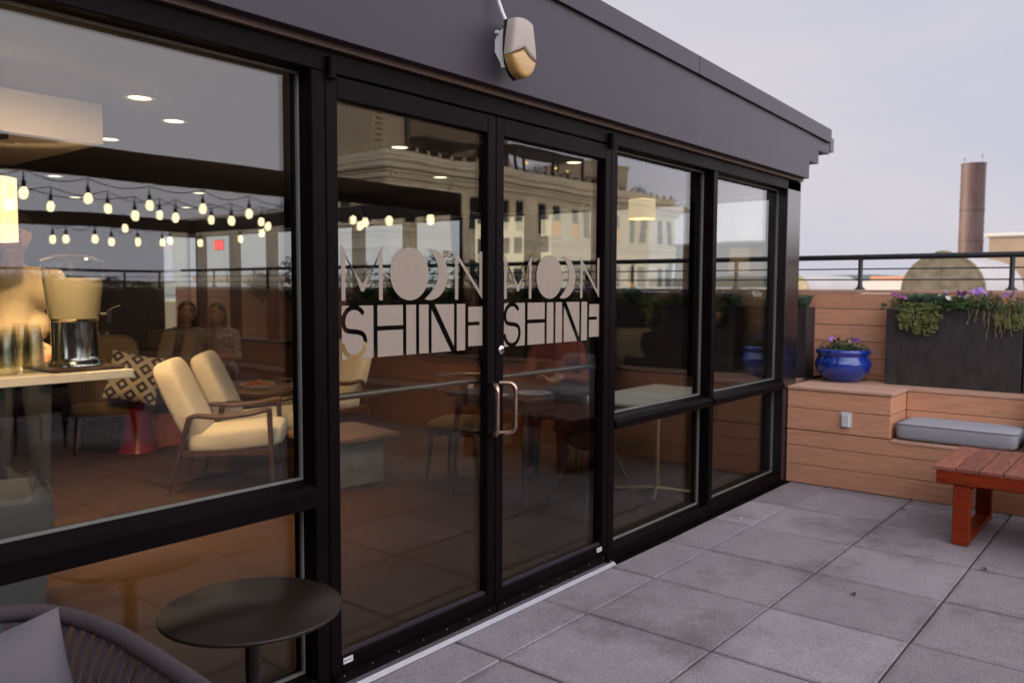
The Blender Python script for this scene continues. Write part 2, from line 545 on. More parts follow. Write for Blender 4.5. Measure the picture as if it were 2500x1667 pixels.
obj('floor_slab', MB().box(XL, XR-0.02, 2.505, YB, -0.2, 0.004), M_FLOOR, pav)
obj('base_plate', MB().box(XL, 6.44, 2.339, 2.504, -0.2, -0.001), M_FRAME, pav)
obj('roof_slab', MB().box(XL, 6.40, 2.50, YB+0.25, 2.63, 2.70), M_FASCIA, pav)
obj('ceiling', MB().box(XL, 6.34, 2.56, YB, 2.53, 2.60), mat('taupe ceiling boards', (.13, .115, .11), .75, 0, .1, 3), pav)
obj('bulkhead', MB().box(XL, 2.25, 4.89, 6.25, 2.30, 2.527), M_CEIL, pav)
obj('beam', MB().box(XL, 6.33, 10.78, 10.98, 2.20, 2.527), M_DARKWOOD, pav)
obj('beam', MB().box(6.10, 6.32, 2.62, 10.77, 2.20, 2.528), M_DARKWOOD, pav)
obj('back_wall', MB().box(XL, 5.85, 11.0, YB+0.2, 0.005, 2.527), M_BROWNWALL, pav)
obj('back_wall', MB().box(5.853, 6.45, 11.0, YB+0.2, 0.005, 0.76), M_BROWNWALL, pav)
obj('back_wall', MB().box(5.853, 6.45, 11.0, YB+0.2, 2.19, 2.527), M_BROWNWALL, pav)
obj('window_pane', MB().box(5.853, 6.30, 11.10, 11.112, 0.765, 2.187), M_GLASS, pav)
obj('side_wall', MB().box(XL-0.2, XL, 2.42, YB+0.2, 0.005, 2.62), M_BROWNWALL, pav)

# east window wall
PW, PITCH = 0.13, 0.857
posts = []
y = 10.97
while y > 3.0:
    posts.append(y); y -= PITCH
obj('wainscot', MB().box(6.36, 6.44, 2.52, 11.0, 0.005, 0.75), M_WAINS, pav)
obj('window_sill', MB().cbox(6.33, 6.45, 2.52, 11.0, 0.752, 0.792, 0.004), M_FRAME, pav)
obj('window_head', MB().box(6.35, 6.44, 2.52, 11.0, 2.19, 2.62), M_FRAME, pav)
prev = None
for yp in posts + [2.515]:
    if yp > 2.6:
        obj('mullion', MB().box(6.345, 6.445, yp-PW/2, yp+PW/2, 0.7935, 2.1885), M_FRAME, pav)
    lo = yp + (PW/2 if yp > 2.6 else 0.03)
    if prev is not None:
        obj('window_pane', MB().box(6.39, 6.402, lo+.001, prev-.001, 0.795, 2.187), M_GLASS, pav)
    prev = yp - PW/2

# front: head, fixed windows
H0, H1 = 2.236, 2.31           # head rail
obj('head_rail', MB().cbox(XL, 6.44, YF, YF+0.13, H0, H1, 0.003), M_FRAME, pav)
obj('head_soffit', MB().box(XL, 6.42, 2.345, 2.50, 2.311, 2.345), M_SOFFIT, pav)
def post(x0, x1, z1=H0-.001, y0=YF, y1=YF+0.13, name='mullion'):
    return obj(name, MB().cbox(x0, x1, y0, y1, 0.0, z1, 0.003), M_FRAME, pav)
post(1.805, 1.862); post(3.722, 3.783); post(4.93, 4.986)
obj('corner_post', MB().cbox(6.18, 6.448, YF, YF+0.15, 0.0, 2.318, 0.004), mat('satin charcoal panel', (.010, .008, .011), .24, 0, .15, 4, spec=.55), pav)
post(-0.62, -0.56); post(-2.2, -2.14); post(XL-.05, XL+.02)
def fixed(x0, x1, zs0=0.728, zs1=0.795):
    YG0 = 2.455
    obj('bottom_rail', MB().cbox(x0+.0005, x1-.0005, YF+.002, YF+0.128, 0.0, 0.075, 0.004), M_FRAME, pav)
    # transom with a sloped nose
    prof = [(YF-0.012, zs0), (YF+0.125, zs0), (YF+0.125, zs1), (2.44, zs1), (YF+0.010, zs1-.012), (YF-0.012, zs1-.030)]
    obj('transom', MB().prism(prof, lambda u, v: (x0+.0005, u, v), lambda u, v: (x1-.0005, u, v)), M_FRAME, pav)
    for a, b in ((0.0755, zs0-.0005), (zs1+.0005, H0-.0015)):
        obj('window_pane', MB().box(x0+.001, x1-.001, YG0, YG0+.012, a, b), M_GLASS, pav)
        g = MB()
        t = 0.009
        g.box(x0+.0012, x0+t, YG0-.014, YG0-.001, a+.001, b-.001); g.box(x1-t, x1-.0012, YG0-.014, YG0-.001, a+.001, b-.001)
        g.box(x0+t, x1-t, YG0-.014, YG0-.001, a+.001, a+t); g.box(x0+t, x1-t, YG0-.014, YG0-.001, b-t, b-.001)
        obj('gasket', g, M_GASKET, pav)
fixed(-0.56, 1.805, 0.705, 0.792)
fixed(-2.14, -0.62, 0.705, 0.792)
fixed(3.783, 4.93); fixed(4.986, 6.18)

# doors
def letters(door, x0):
    z0, z1 = 1.435, 1.642
    yo = 2.3965
    def pr(poly, name='letter'):
        return obj(name, MB().prism(poly, lambda u, v: (x0+u, yo, v), lambda u, v: (x0+u, yo+.0012, v)), M_VINYL, door)
    s = 0.0185
    # M
    m = MB()
    for poly in ([(0, z0), (s, z0), (s, z1-.045), (0, z1)], [(.2-s, z0), (.2, z0), (.2, z1), (.2-s, z1-.045)],
                 [(0, z1), (s, z1-.045), (.1, z0+.062), (.1, z0+.034), (.0935, z0+.034)], [(.2, z1), (.1065, z0+.034), (.1, z0+.034), (.1, z0+.062), (.2-s, z1-.045)]):
        m.prism(poly, lambda u, v: (x0+u, yo, v), lambda u, v: (x0+u, yo+.0012, v))
    obj('letter', m, M_VINYL, door)
    # full disc and crescent
    cz, r = (z0+z1)/2, 0.1048
    pr([(.3435+r*math.cos(t*PI/32), cz+r*math.sin(t*PI/32)) for t in range(64)])
    cx = .560-r
    out, inn = [], []
    # outer right arc, inner arc bulging right as well
    a0 = math.acos((.442-cx)/r) if abs((.442-cx)/r) < 1 else 1.6
    for k in range(25):
        t = -1.85 + (1.62+1.85)*k/24
        out.append((cx + r*math.cos(t), cz + r*math.sin(t)))
    top, bot = out[-1], out[0]
    bulge = .505
    for k in range(1, 24):
        t = k/24
        u = top[0]*(1-t)**2 + bot[0]*t**2 + 2*t*(1-t)*(2*bulge-(top[0]+bot[0])/2)
        v = top[1]*(1-t)**2 + bot[1]*t**2 + 2*t*(1-t)*cz
        inn.append((u, v))
    mm = MB()
    # strip of quads between the two arcs keeps the concave shape clean
    N = 24
    ou = [out[round(i*24/N)] for i in range(N+1)][::-1]
    ii = [top] + inn + [bot]
    vs_, fs_ = [], []
    for (a, b) in zip(ou, ii):
        vs_ += [(x0+a[0], yo, a[1]), (x0+b[0], yo, b[1]), (x0+a[0], yo+.0012, a[1]), (x0+b[0], yo+.0012, b[1])]
    for k in range(N):
        q = 4*k
        fs_ += [(q, q+1, q+5, q+4), (q+2, q+6, q+7, q+3), (q, q+4, q+6, q+2), (q+1, q+3, q+7, q+5)]
    mm.add(vs_, fs_)
    obj('letter', mm, M_VINYL, door)
    # N
    m = MB()
    for poly in ([(.605, z0), (.605+s, z0), (.605+s, z1-.040), (.605, z1)], [(.778-s, z0+.04), (.778, z0), (.778, z1), (.778-s, z1)],
                 [(.605, z1), (.605+s, z1-.040), (.778, z0), (.778-s, z0+.04)]):
        m.prism(poly, lambda u, v: (x0+u, yo, v), lambda u, v: (x0+u, yo+.0012, v))
    obj('letter', m, M_VINYL, door)
    # second line: the word stands in the gaps between solid blocks
    b0, b1 = 1.218, 1.416
    def blocks(rects):
        m = MB()
        for (a, b, c, d) in rects: m.box(x0+a, x0+b, yo, yo+.0012, c, d)
        obj('letter', m, M_VINYL, door)
    # S block: rows with the curved stroke left open
    cl = []
    W, Hh = .152, b1-b0
    cxs = .058
    rt_, rb = .052, .054
    ct, cb = b1-.006-rt_, b0+.006+rb
    for k in range(30):      # upper bowl, from the right tip over the top to the left side
        t = R(38) + R(205-38)*k/29
        cl.append((cxs + rt_*math.cos(t)*.98, ct + rt_*math.sin(t)))
    pl = cl[-1]
    qr = (cxs + rb*math.cos(R(24)), cb + rb*math.sin(R(24)))
    for k in range(1, 20):   # spine
        t = k/20
        c1 = (pl[0]+.010, pl[1]-.026); c2 = (qr[0]-.016, qr[1]+.030)
        cl.append(tuple((1-t)**3*pl[i]+3*(1-t)**2*t*c1[i]+3*(1-t)*t*t*c2[i]+t**3*qr[i] for i in (0, 1)))
    for k in range(30):      # lower bowl
        t = R(24) - R(24+172)*k/29
        cl.append((cxs + rb*math.cos(t), cb + rb*math.sin(t)))
    m = MB()
    rows, hw = 110, .0095
    for k in range(rows):
        za, zb = b0+Hh*k/rows, b0+Hh*(k+1)/rows
        zm = (za+zb)/2
        cut = []
        for (u, v), (u2, v2) in zip(cl, cl[1:]):
            for t in (0, .5):
                uu, vv = u+(u2-u)*t, v+(v2-v)*t
                dz = abs(vv-zm)
                if dz < hw:
                    e = math.sqrt(hw*hw-dz*dz); cut.append((uu-e, uu+e))
        cut.sort()
        pos = 0.0
        for a, b in cut:
            if a > pos + .0008: m.box(x0+pos, x0+min(a, W), yo, yo+.0012, za, zb)
            pos = max(pos, b)
        if pos < W-.0008: m.box(x0+pos, x0+W, yo, yo+.0012, za, zb)
    obj('letter', m, M_VINYL, door)
    blocks([(.173, .305, 1.337, b1), (.173, .305, b0, 1.319)])                     # H
    blocks([(.323, .376, b0, b1), (.394, .447, b0, b1)])                           # I
    m = MB()                                                                      # N
    for poly in ([(.466+.018, b1), (.598, b1), (.598, b0+.02)], [(.465, b0), (.465, b1-.022), (.580, b0)]):
        m.prism(poly, lambda u, v: (x0+u, yo, v), lambda u, v: (x0+u, yo+.0012, v))
    m.box(x0+.616, x0+.668, yo, yo+.0012, b0, b1)
    obj('letter', m, M_VINYL, door)
    blocks([(.688, .7795, 1.338, b1-.013), (.7605, .7795, 1.322, 1.3379), (.688, .7795, b0+.015, 1.3219)])      # E

def pull(door, xc, bend):
    """round bar pull, standing off the stile"""
    z0, z1, r = 0.838, 1.062, 0.0105
    off, yo = 0.062, YF
    pts = []
    def corner(c, a, b, n=7):
        for k in range(n+1):
            t = PI/2*k/n
            pts.append((Vector(c) + Vector(a)*math.cos(t) + Vector(b)*math.sin(t)))
    dx = bend
    base = Vector((xc, yo, 0))
    e = Vector((dx, -off, 0))
    pts.append(Vector((xc, yo+.001, z1)))
    rr = .032
    n_ = e.normalized()
    corner(base + e - n_*rr + Vector((0, 0, z1-rr)), Vector((0, 0, rr)), n_*rr)
    corner(base + e - n_*rr + Vector((0, 0, z0+rr)), n_*rr, Vector((0, 0, -rr)))
    pts.append(Vector((xc, yo+.001, z0)))
    o = obj('handle', MB().tube(pts, r, 12), M_BRONZE, door, True)

def door(x0, x1, xt, hinge_left):
    d = empty('door', parent=pav)
    st, zb, zt = 0.052, 0.030, H0-.006
    y0, y1 = YF+.001, YF+.046
    m = MB()
    m.cbox(x0, x0+st, y0, y1, zb, zt, .003); m.cbox(x1-st, x1, y0, y1, zb, zt, .003)
    m.cbox(x0+st-.0005, x1-st+.0005, y0+.0015, y1-.001, zt-.078, zt-.0005, .003)
    m.cbox(x0+st-.0005, x1-st+.0005, y0+.0015, y1-.001, zb+.0005, 0.118, .003)
    obj('door_frame', m, M_FRAME, d)
    obj('pane', MB().box(x0+st+.0005, x1-st-.0005, 2.400, 2.411, 0.1185, zt-.0788), M_GLASS, d)
    s = MB().box(x0+st+.001, x1-st-.001, 2.381, 2.3985, 0.1182, 0.130)
    obj('glazing_bead', s, M_FASCIA, d)
    obj('sweep', MB().box(x0+.002, x1-.002, YF-.010, YF+.0005, 0.022, 0.062), M_FRAME, d)
    for k in range(7):
        xx = x0 + .05 + (x1-x0-.1)*k/6
        obj('screw', MB().cone((xx, YF-.0105, .05), (xx, YF-.0125, .05), .0035, .003, 8), M_STEEL, d)
    letters(d, xt)
    # inside push bar
    zbz = 1.07
    m = MB().tube([(x0+.03, 2.415, zbz), (x0+.03, 2.45, zbz), (x0+.05, 2.47, zbz), (x1-.05, 2.47, zbz), (x1-.03, 2.45, zbz), (x1-.03, 2.415, zbz)], .0135, 10)
    obj('push_bar', m, mat('dull push bar', (.14, .135, .125), .4, .8, .1, 20), d, True)
    xh = x0+.016 if hinge_left else x1-.016
    for z, h in ((zt-.018, .075), (.012, .055)):
        obj('pivot', MB().cone((xh, YF-.012, z), (xh, YF-.012, z+h), .017, .017, 14), M_FRAME, d, True)
    xst = x0+st+.004 if hinge_left else x1-st-.045
    obj('sticker', MB().box(xst, xst+.045, YF-.0008, YF+.0022, .088, .110), M_WHITEPL, d)
    pm = MB()
    pm.box(xst+.014, xst+.036, YF-.0013, YF-.0009, .098, .1015)
    pm.cone((xst+.008, YF-.0013, .0995), (xst+.008, YF-.0009, .0995), .004, .004, 10)
    obj('sticker_print', pm, mat('grey ink', (.12, .12, .13), .7), d)
    return d
dl = door(1.866, 2.787, 1.949, True)
dr = door(2.792, 3.7195, 2.877, False)
pull(dl, 2.762, -0.034)
pull(dr, 2.818, 0.034)
lk = MB().lathe([(0, 0), (.017, 0), (.0195, .003), (.0195, .010), (.014, .013), (.0, .013)], n=20, T=Matrix.Translation((2.818, YF+.0005, 1.209)) @ Matrix.Rotation(R(90), 4, 'X'))
obj('lock', lk, M_STEEL, dr, True)
obj('keyhole', MB().box(2.8165, 2.8195, YF-.0145, YF-.012, 1.204, 1.214), M_BLACK, dr)
obj('threshold', MB().prism([(2.318, .0), (2.318, .006), (2.334, .020), (2.368, .022), (2.368, .0)], lambda u, v: (1.80, u, v), lambda u, v: (3.735, u, v)), M_ALU, pav)
obj('threshold', MB().box(1.80, 3.735, 2.369, 2.50, .0, .024), M_FRAME, pav)

# roof edge: fascia panels, stepped end, sloping cap, gutter stub
SL = -0.0355
def ztop(x): return 2.884 + SL*(x-3.474)
def zcap(x): return 2.790 + SL*(x-3.115)
def slab(name, x0, x1, y0, y1, f0, f1, material):
    m = MB()
    vs_ = [(x, y, f(x)) for f in (f0, f1) for x, y in ((x0, y0), (x1, y0), (x1, y1), (x0, y1))]
    m.add(vs_, [(3,2,1,0),(4,5,6,7),(0,1,5,4),(1,2,6,5),(2,3,7,6),(3,0,4,7)])
    return obj(name, m, material, pav, bevel=.002)
c0 = lambda v: (lambda x: v)
joints = [XL-.1, 0.15, 6.418]
for a, b in zip(joints, joints[1:]):
    slab('fascia_panel', a+.0006, b-.0006, 2.30, 2.344, c0(2.333), lambda x: zcap(x)+.02, M_FASCIA)
slab('fascia_panel', 6.4185, 6.62, 2.302, 2.344, c0(2.468), lambda x: zcap(x)+.02, M_FASCIA)
slab('fascia_panel', 6.621, 6.875, 2.304, 2.344, c0(2.575), lambda x: zcap(x)+.02, M_FASCIA)
slab('end_fascia', 6.402, 6.44, 2.345, 11.3, c0(2.333), c0(2.62), M_FASCIA)
slab('end_fascia', 6.58, 6.618, 2.345, 11.3, c0(2.468), c0(2.62), M_SOFFIT)
slab('end_fascia', 6.835, 6.873, 2.345, 11.3, c0(2.575), c0(2.64), M_SOFFIT)
slab('eave', 6.441, 6.579, 2.346, 11.3, c0(2.59), c0(2.625), M_SOFFIT)
slab('eave', 6.619, 6.834, 2.346, 11.3, c0(2.60), c0(2.635), M_SOFFIT)
slab('roof_cap', XL-.1, 6.845, 2.280, 2.50, lambda x: zcap(x), lambda x: ztop(x), M_FASCIA)
slab('seam_cover', 4.52, 4.56, 2.2785, 2.2795, lambda x: zcap(x)+.001, lambda x: ztop(x)-.001, M_FASCIA)
slab('seam_cover', 1.2, 1.24, 2.2785, 2.2795, lambda x: zcap(x)+.001, lambda x: ztop(x)-.001, M_FASCIA)
slab('gutter', 6.88, 6.965, 2.30, 2.40, c0(2.60), c0(2.71), M_BLACK)

# alarm sounder on the fascia
sn = empty('alarm_sounder', (2.78, 2.29, 2.46))
tag(sn, 'beige wall siren with amber lens mounted on the charcoal fascia above the doors', 'alarm')
def shell(y_in, outl, bulge):
    """rounded shell over an outline in x-z, bulging towards the terrace"""
    m = MB()
    n = len(outl)
    cx_ = sum(p[0] for p in outl)/n; cz_ = sum(p[1] for p in outl)/n
    vs_, fs_ = [], []
    rings = [(1.0, 0.0), (1.0, .55), (.96, .80), (.86, .93), (.65, .985), (.35, 1.0)]
    for s_, h_ in rings:
        for p in outl:
            vs_.append((cx_+(p[0]-cx_)*s_, y_in - bulge*h_, cz_+(p[1]-cz_)*s_))
    for k in range(len(rings)-1):
        for i_ in range(n):
            fs_.append((k*n+i_, k*n+(i_+1)%n, (k+1)*n+(i_+1)%n, (k+1)*n+i_))
    fs_.append(tuple(range((len(rings)-1)*n, len(rings)*n)))
    return m.add(vs_, fs_)
def bez(pts, n=6):
    out = []
    for seg in pts:
        if len(seg) == 2:
            out.append(seg[0])
        else:
            a, c, b = seg
            for k in range(n):
                t = k/n
                out.append(tuple(a[i]*(1-t)**2 + 2*t*(1-t)*c[i] + b[i]*t*t for i in (0, 1)))
    return out
sx, sz = 2.745, 2.485
body = bez([((-.062, .112), (.002, .140), (.064, .112)), ((.064, .112), (.088, .0), (.092, -.052)), ((.092, -.052), (.05, -.052), (-.006, -.008)), ((-.006, -.008), (-.045, -.03), (-.088, -.046)), ((-.088, -.046), (-.085, .0), (-.062, .112))])
lens = bez([((-.006, -.010), (.05, -.054), (.0915, -.054)), ((.0915, -.054), (.07, -.13), (.003, -.138)), ((.003, -.138), (-.06, -.13), (-.0875, -.048)), ((-.0875, -.048), (-.045, -.032), (-.006, -.010))])
sc_ = .93
tr = lambda o: [(sx+p[0]*sc_, sz+p[1]*sc_) for p in o]
obj('cover', shell(2.225, tr(body), .052), mat('beige siren plastic', (.33, .28, .235), .55, 0, .06, 20), sn, True, angle=60)
obj('lens', shell(2.2245, tr(lens), .049), mat('amber ribbed lens', (.42, .25, .085), .35, 0, .25, 2, stretch=(1, 1, 60)), sn, True, angle=60)
bk = bez([((-.064, .114), (.002, .142), (.066, .114)), ((.066, .114), (.105, -.13), (.003, -.142)), ((.003, -.142), (-.105, -.12), (-.064, .114))])
obj('back_plate', MB().prism(tr(bk), lambda u, v: (u, 2.2255, v), lambda u, v: (u, 2.243, v)), M_BLACK, sn)
obj('bracket', MB().prism([(2.244, 2.56), (2.278, 2.55), (2.2985, 2.52), (2.2985, 2.47), (2.268, 2.42), (2.262, 2.40), (2.244, 2.40)], lambda u, v: (2.692, u, v), lambda u, v: (2.722, u, v)), M_WHITEPL, sn)
obj('knob', MB().cone((2.684, 2.275, 2.545), (2.672, 2.275, 2.545), .007, .007, 10), M_WHITEPL, sn, True)
obj('cable', MB().tube([(2.70, 2.243, 2.585), (2.695, 2.262, 2.63), (2.675, 2.274, 2.69), (2.667, 2.272, 2.76), (2.668, 2.262, 2.84), (2.68, 2.262, 2.90), (2.70, 2.30, 2.93), (2.71, 2.36, 2.935)], .0075, 8), M_WHITEPL, sn, True)

# ------------------------------------------------------------------ timber bench, parapet, rail
bench = empty('timber_bench', (6.6, 0.5, 0))
tag(bench, 'built-in bench of brown composite boards with a recessed seat along the parapet', 'bench')
YN, YJ = 2.366, 1.615        # bench runs from the glass to the far parapet; recess starts at YJ
YS = -8.75
rng = random.Random(3)
def plank(x0, x1, y0, y1, z0, z1, parent, material=M_COMP, name='plank'):
    o = obj(name, MB().cbox(x0, x1, y0, y1, z0, z1, .003), material, parent)
    return o
g = .004
rowz = [(0.004, .150), (.150, .294), (.294, .439), (.439, .584), (.584, .722)]
def split(y0, y1, L=2.44, off=0.0):
    out = []
    a = y0 + (off if off else 0)
    cuts = [y0]
    c = y0 + off
    while c < y1 - .25:
        if c > y0 + .25: cuts.append(c)
        c += L
    cuts.append(y1)
    return list(zip(cuts, cuts[1:]))
for k, (a, b) in enumerate(rowz):
    if k < 3:
        z1 = b if k < 2 else .413
        for (p, q) in split(YS, YN, 2.6, 1.3*(k % 2)+.9):
            plank(XB, XB+.024, p+.001, q-.001, a, min(b, z1)-g, bench)
    else:
        plank(XB, XB+.024, YJ+.0, YN, a if k > 3 else .4165, b-g, bench)
        plank(XB+.0245, 6.69, YJ+.0005, YJ+.024, (a if k > 3 else .4165)+.0005, b-g-.0005, bench)
        for (p, q) in split(YS, YJ-.0005, 2.6, 1.7):
            plank(6.69, 6.714, p+.001, q-.001, a if k > 3 else .4165, b-g, bench)
plank(XB, XB+.024, YJ-.002, YN, .4165, .4385-g, bench) if False else None
for x0 in (6.262, 6.369, 6.476, 6.583):      # seat boards
    for (p, q) in split(YS, YJ-.001, 3.0, 1.1):
        plank(x0, x0+.103, p+.001, q-.001, .3905, .4135, bench, M_DECK)
xx = 6.258
for k in range(3):                            # deep deck next to the glass
    plank(xx, xx+.139, YJ-.010, YN, .7225, .7455, bench, M_DECK); xx += .143
for k in range(3):                            # ledge behind the seat
    for (p, q) in split(YS, YN if k else YN, 2.6, .8):
        plank(6.687+.137*k if k else 6.688, 6.687+.137*k+.134, p+.001, q-.001, .7225, .7452, bench, M_DECK)
obj('carcass', MB().box(XB+.03, 6.655, YS, YN-.01, .005, .388), M_SOIL, bench)
obj('carcass', MB().box(6.72, 7.09, YS, YN-.01, .005, .7185), M_SOIL, bench)
obj('carcass', MB().box(XB+.03, 6.65, YJ+.03, YN-.01, .42, .7185), M_SOIL, bench)

wall = empty('parapet_wall', (7.2, 2.0, 0))
tag(wall, 'low parapet wall clad in horizontal brown composite boards under the black railing', 'wall')
XW = 7.10
hz = [.7475, .785, .920, 1.057, 1.192, 1.325, 1.456]
YE = 13.0
obj('core', MB().box(XW+.03, XW+.17, YS-.15, YE, -.2, 1.452), M_SOIL, wall)
for k in range(len(hz)-1):
    for (p, q) in split(YS, YE, 3.66, (2.16+8.75) % 3.66 + (1.83 if k in (0, 2, 4) else 0) - 3.66):
        plank(XW, XW+.024, p+.001, q-.001, hz[k], hz[k+1]-g, wall)
for (p, q) in split(YS, YE, 3.66, .6):
    plank(XW-.006, XW+.19, p+.001, q-.001, 1.457, 1.484, wall, M_DECK)
# outer face below the cap towards the neighbour is plain; south parapet
obj('ledge', MB().cbox(6.47, XW-.001, 2.47, YE-1.8, .70, .7455, .004), M_DECK, wall)
obj('ledge_front', MB().cbox(6.475, 6.50, 2.47, YE-1.8, .0, .699, .004), M_COMP, wall)
wall2 = empty('parapet_wall', (1.0, -8.9, 0))
tag(wall2, 'dark board parapet on the far side of the terrace, seen mirrored in the glass', 'wall')
YW = -8.8
M_DKBOARD = mat('shade dark board', (.050, .026, .018), .7, 0, .2, 5, stretch=(1, 10, 12), rnd=.1)  # board colour darkened to hold the shade on the far wall
obj('core', MB().box(-1.25, XW+.17, YW-.2, YW-.03, -.2, 1.452), M_SOIL, wall2)
zz = [.005, .14, .275, .41, .545, .68, .815, .95, 1.085, 1.22, 1.355, 1.456]
for k in range(len(zz)-1):
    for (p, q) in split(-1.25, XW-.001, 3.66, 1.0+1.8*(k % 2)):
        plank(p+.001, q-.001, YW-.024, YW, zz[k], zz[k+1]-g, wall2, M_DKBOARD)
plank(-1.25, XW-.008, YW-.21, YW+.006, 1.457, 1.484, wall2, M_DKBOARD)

def railing(label, pts, along, post_at, foot):
    r = empty('railing', (pts[0][0], pts[0][1], 1.484))
    tag(r, label, 'railing')
    a, b = Vector(pts[0]), Vector(pts[1])
    for z, rr, n in ((1.752, .0225, 14), (1.655, .0055, 8), (1.567, .0055, 8)):
        obj('rail', MB().cone((a.x, a.y, z), (b.x, b.y, z), rr, rr, n), M_BLACK, r, True)
    for p in post_at:
        m = MB().lathe([(0, 1.4845), (.042, 1.4845), (.042, 1.492), (.026, 1.503), (.0185, 1.525), (.0185, 1.745), (0, 1.746)], (p[0], p[1], 0), 14)
        obj('post', m, M_BLACK, r, True)
    return r
XR_ = 7.165
railing('black metal railing with three rails on top of the side parapet', ((XR_, 12.9), (XR_, YW-.11)), 1, [(XR_, 2.12+1.09*k) for k in range(-10, 10)], 0)
railing('black metal railing on the far parapet, mirrored in the glass', ((XR_-.03, YW-.10), (-1.2, YW-.10)), 0, [(6.6-1.09*k, YW-.10) for k in range(0, 8)], 0)

# seat cushions
def seat_cushion(y0, y1, label):
    c = empty('seat_cushion', (6.48, (y0+y1)/2, .414))
    tag(c, label, 'cushion', None)
    cy, hy = (y0+y1)/2, (y1-y0)/2
    m = MB()
    nx, ny = 14, 24
    m.sup((6.482, cy, .482), (.205, hy, .067), .34, .16, None, 56, 18)
    o = obj('cover', m, M_CUSH, c, True, angle=180)
    pp = []
    for k in range(41):
        t = -1+2*k/40
        pp.append((6.482-.2075, cy + hy*.955*t, .540))
    pp = []
    for k in range(64):
        b = 2*PI*k/64
        pwf = lambda x, e: math.copysign(abs(x)**e, x)
        pp.append((6.482+.2015*pwf(math.cos(b), .16), cy+hy*.9985*pwf(math.sin(b), .16), .530))
    pp.append(pp[0])
    obj('piping', MB().tube(pp, .0035, 6), mat('dark piping', (.12, .12, .14), .9), c, True)
seat_cushion(.83, 1.59, 'grey seat cushion lying in the recess of the timber bench beside the step')
seat_cushion(.04, .80, 'grey seat cushion further along the timber bench, hidden behind the wooden table')
bc = MB().sup((6.60, .42, .66), (.06, .36, .20), .35, .3, Matrix.Rotation(R(14), 4, 'Y').to_3x3(), 40, 16)
o = obj('back_cushion', bc, M_CUSH, None, True, angle=180)
tag(o, 'grey back cushion leaning against the bench ledge', 'cushion')

# outlet cover
oc = empty('outlet_cover', (XB, 1.924, .525))
tag(oc, 'white weatherproof outlet cover screwed to the bench boards', 'outlet')
obj('back_plate', MB().cbox(XB-.006, XB-.0005, 1.883, 1.965, .466, .583, .003), M_WHITEPL, oc)
obj('flap', MB().cbox(XB-.030, XB-.0065, 1.893, 1.955, .470, .568, .008), M_WHITEPL, oc)
obj('latch', MB().cbox(XB-.036, XB-.0305, 1.912, 1.936, .474, .496, .002), M_WHITEPL, oc)
obj('hinge', MB().cone((XB-.016, 1.898, .573), (XB-.016, 1.950, .573), .005, .005, 8), M_WHITEPL, oc, True)

# low wooden table
tb = empty('low_table', (5.70, .60, 0))
tag(tb, 'low reddish wooden table with slatted top standing in front of the bench', 'table')
tx0, tx1, ty0, ty1, tz = 5.30, 6.08, -.20, 1.125, .4565
nsl = 11
w_ = (ty1-ty0)/nsl
for k in range(nsl):
    a = ty1 - w_*(k+1)
    obj('slat', MB().cbox(tx0, tx1, a+.003, a+w_-.003, tz-.024, tz, .003), M_TEAKTOP, tb)
for xa in (tx0+.004, tx1-.026):
    obj('apron', MB().cbox(xa, xa+.022, ty0+.02, ty1-.02, tz-.098, tz-.0245, .003), M_TEAK, tb)
for ya in (ty0+.02, ty1-.042):
    obj('apron', MB().cbox(tx0+.0265, tx1-.0265, ya, ya+.022, tz-.097, tz-.025, .003), M_TEAK, tb)
for yl in (.925, -.09):
    for xa in (5.318, 6.010):
        obj('leg', MB().cbox(xa, xa+.05, yl, yl+.09, .002, tz-.0985, .004), M_TEAK, tb)
    obj('foot_rail', MB().cbox(5.3685, 6.0095, yl+.002, yl+.088, .004, .042, .004), M_TEAK, tb)
    obj('brace', MB().cbox(5.3685, 6.0095, yl+.02, yl+.07, tz-.16, tz-.0985, .004), M_TEAK, tb)

# ------------------------------------------------------------------ planters and plants
def leafmat(name, c1, c2, rough=.55):
    m = mat(name, c1, rough, 0, .3, 14, col2=c2, rnd=.2)
    n, l = m.node_tree.nodes, m.node_tree.links
    p = n['Principled BSDF']
    tl = n.new('ShaderNodeBsdfTranslucent'); mx = n.new('ShaderNodeMixShader'); mx.inputs['Fac'].default_value = .4
    l.new(p.inputs['Base Color'].links[0].from_socket, tl.inputs['Color'])
    l.new(p.outputs['BSDF'], mx.inputs[1]); l.new(tl.outputs['BSDF'], mx.inputs[2])
    l.new(mx.outputs['Shader'], n['Material Output'].inputs['Surface'])
    return m
M_LEAF = leafmat('pansy leaf', (.060, .110, .040), (.14, .22, .08))
M_KALE = leafmat('kale leaf', (.10, .165, .110), (.23, .31, .21))
M_MOSS = leafmat('creeping jenny', (.17, .21, .05), (.33, .37, .12))
M_SPAN = leafmat('dry moss strands', (.27, .22, .10), (.42, .35, .19))
M_PURPLE = mat('purple petal', (.17, .065, .33), .6, 0, .3, 60, col2=(.36, .20, .60))
M_MAGENTA = mat('magenta petal', (.16, .02, .12), .6, 0, .3, 60, col2=(.33, .06, .24))
M_WHITE = mat('white petal', (.55, .53, .50), .6, 0, .1, 60)
M_DARKP = mat('maroon petal', (.03, .006, .02), .6, 0, .3, 60)
M_YEL = mat('yellow eye', (.55, .38, .03), .6)
M_SHRUB = leafmat('dark shrub leaf', (.010, .022, .012), (.028, .05, .022))

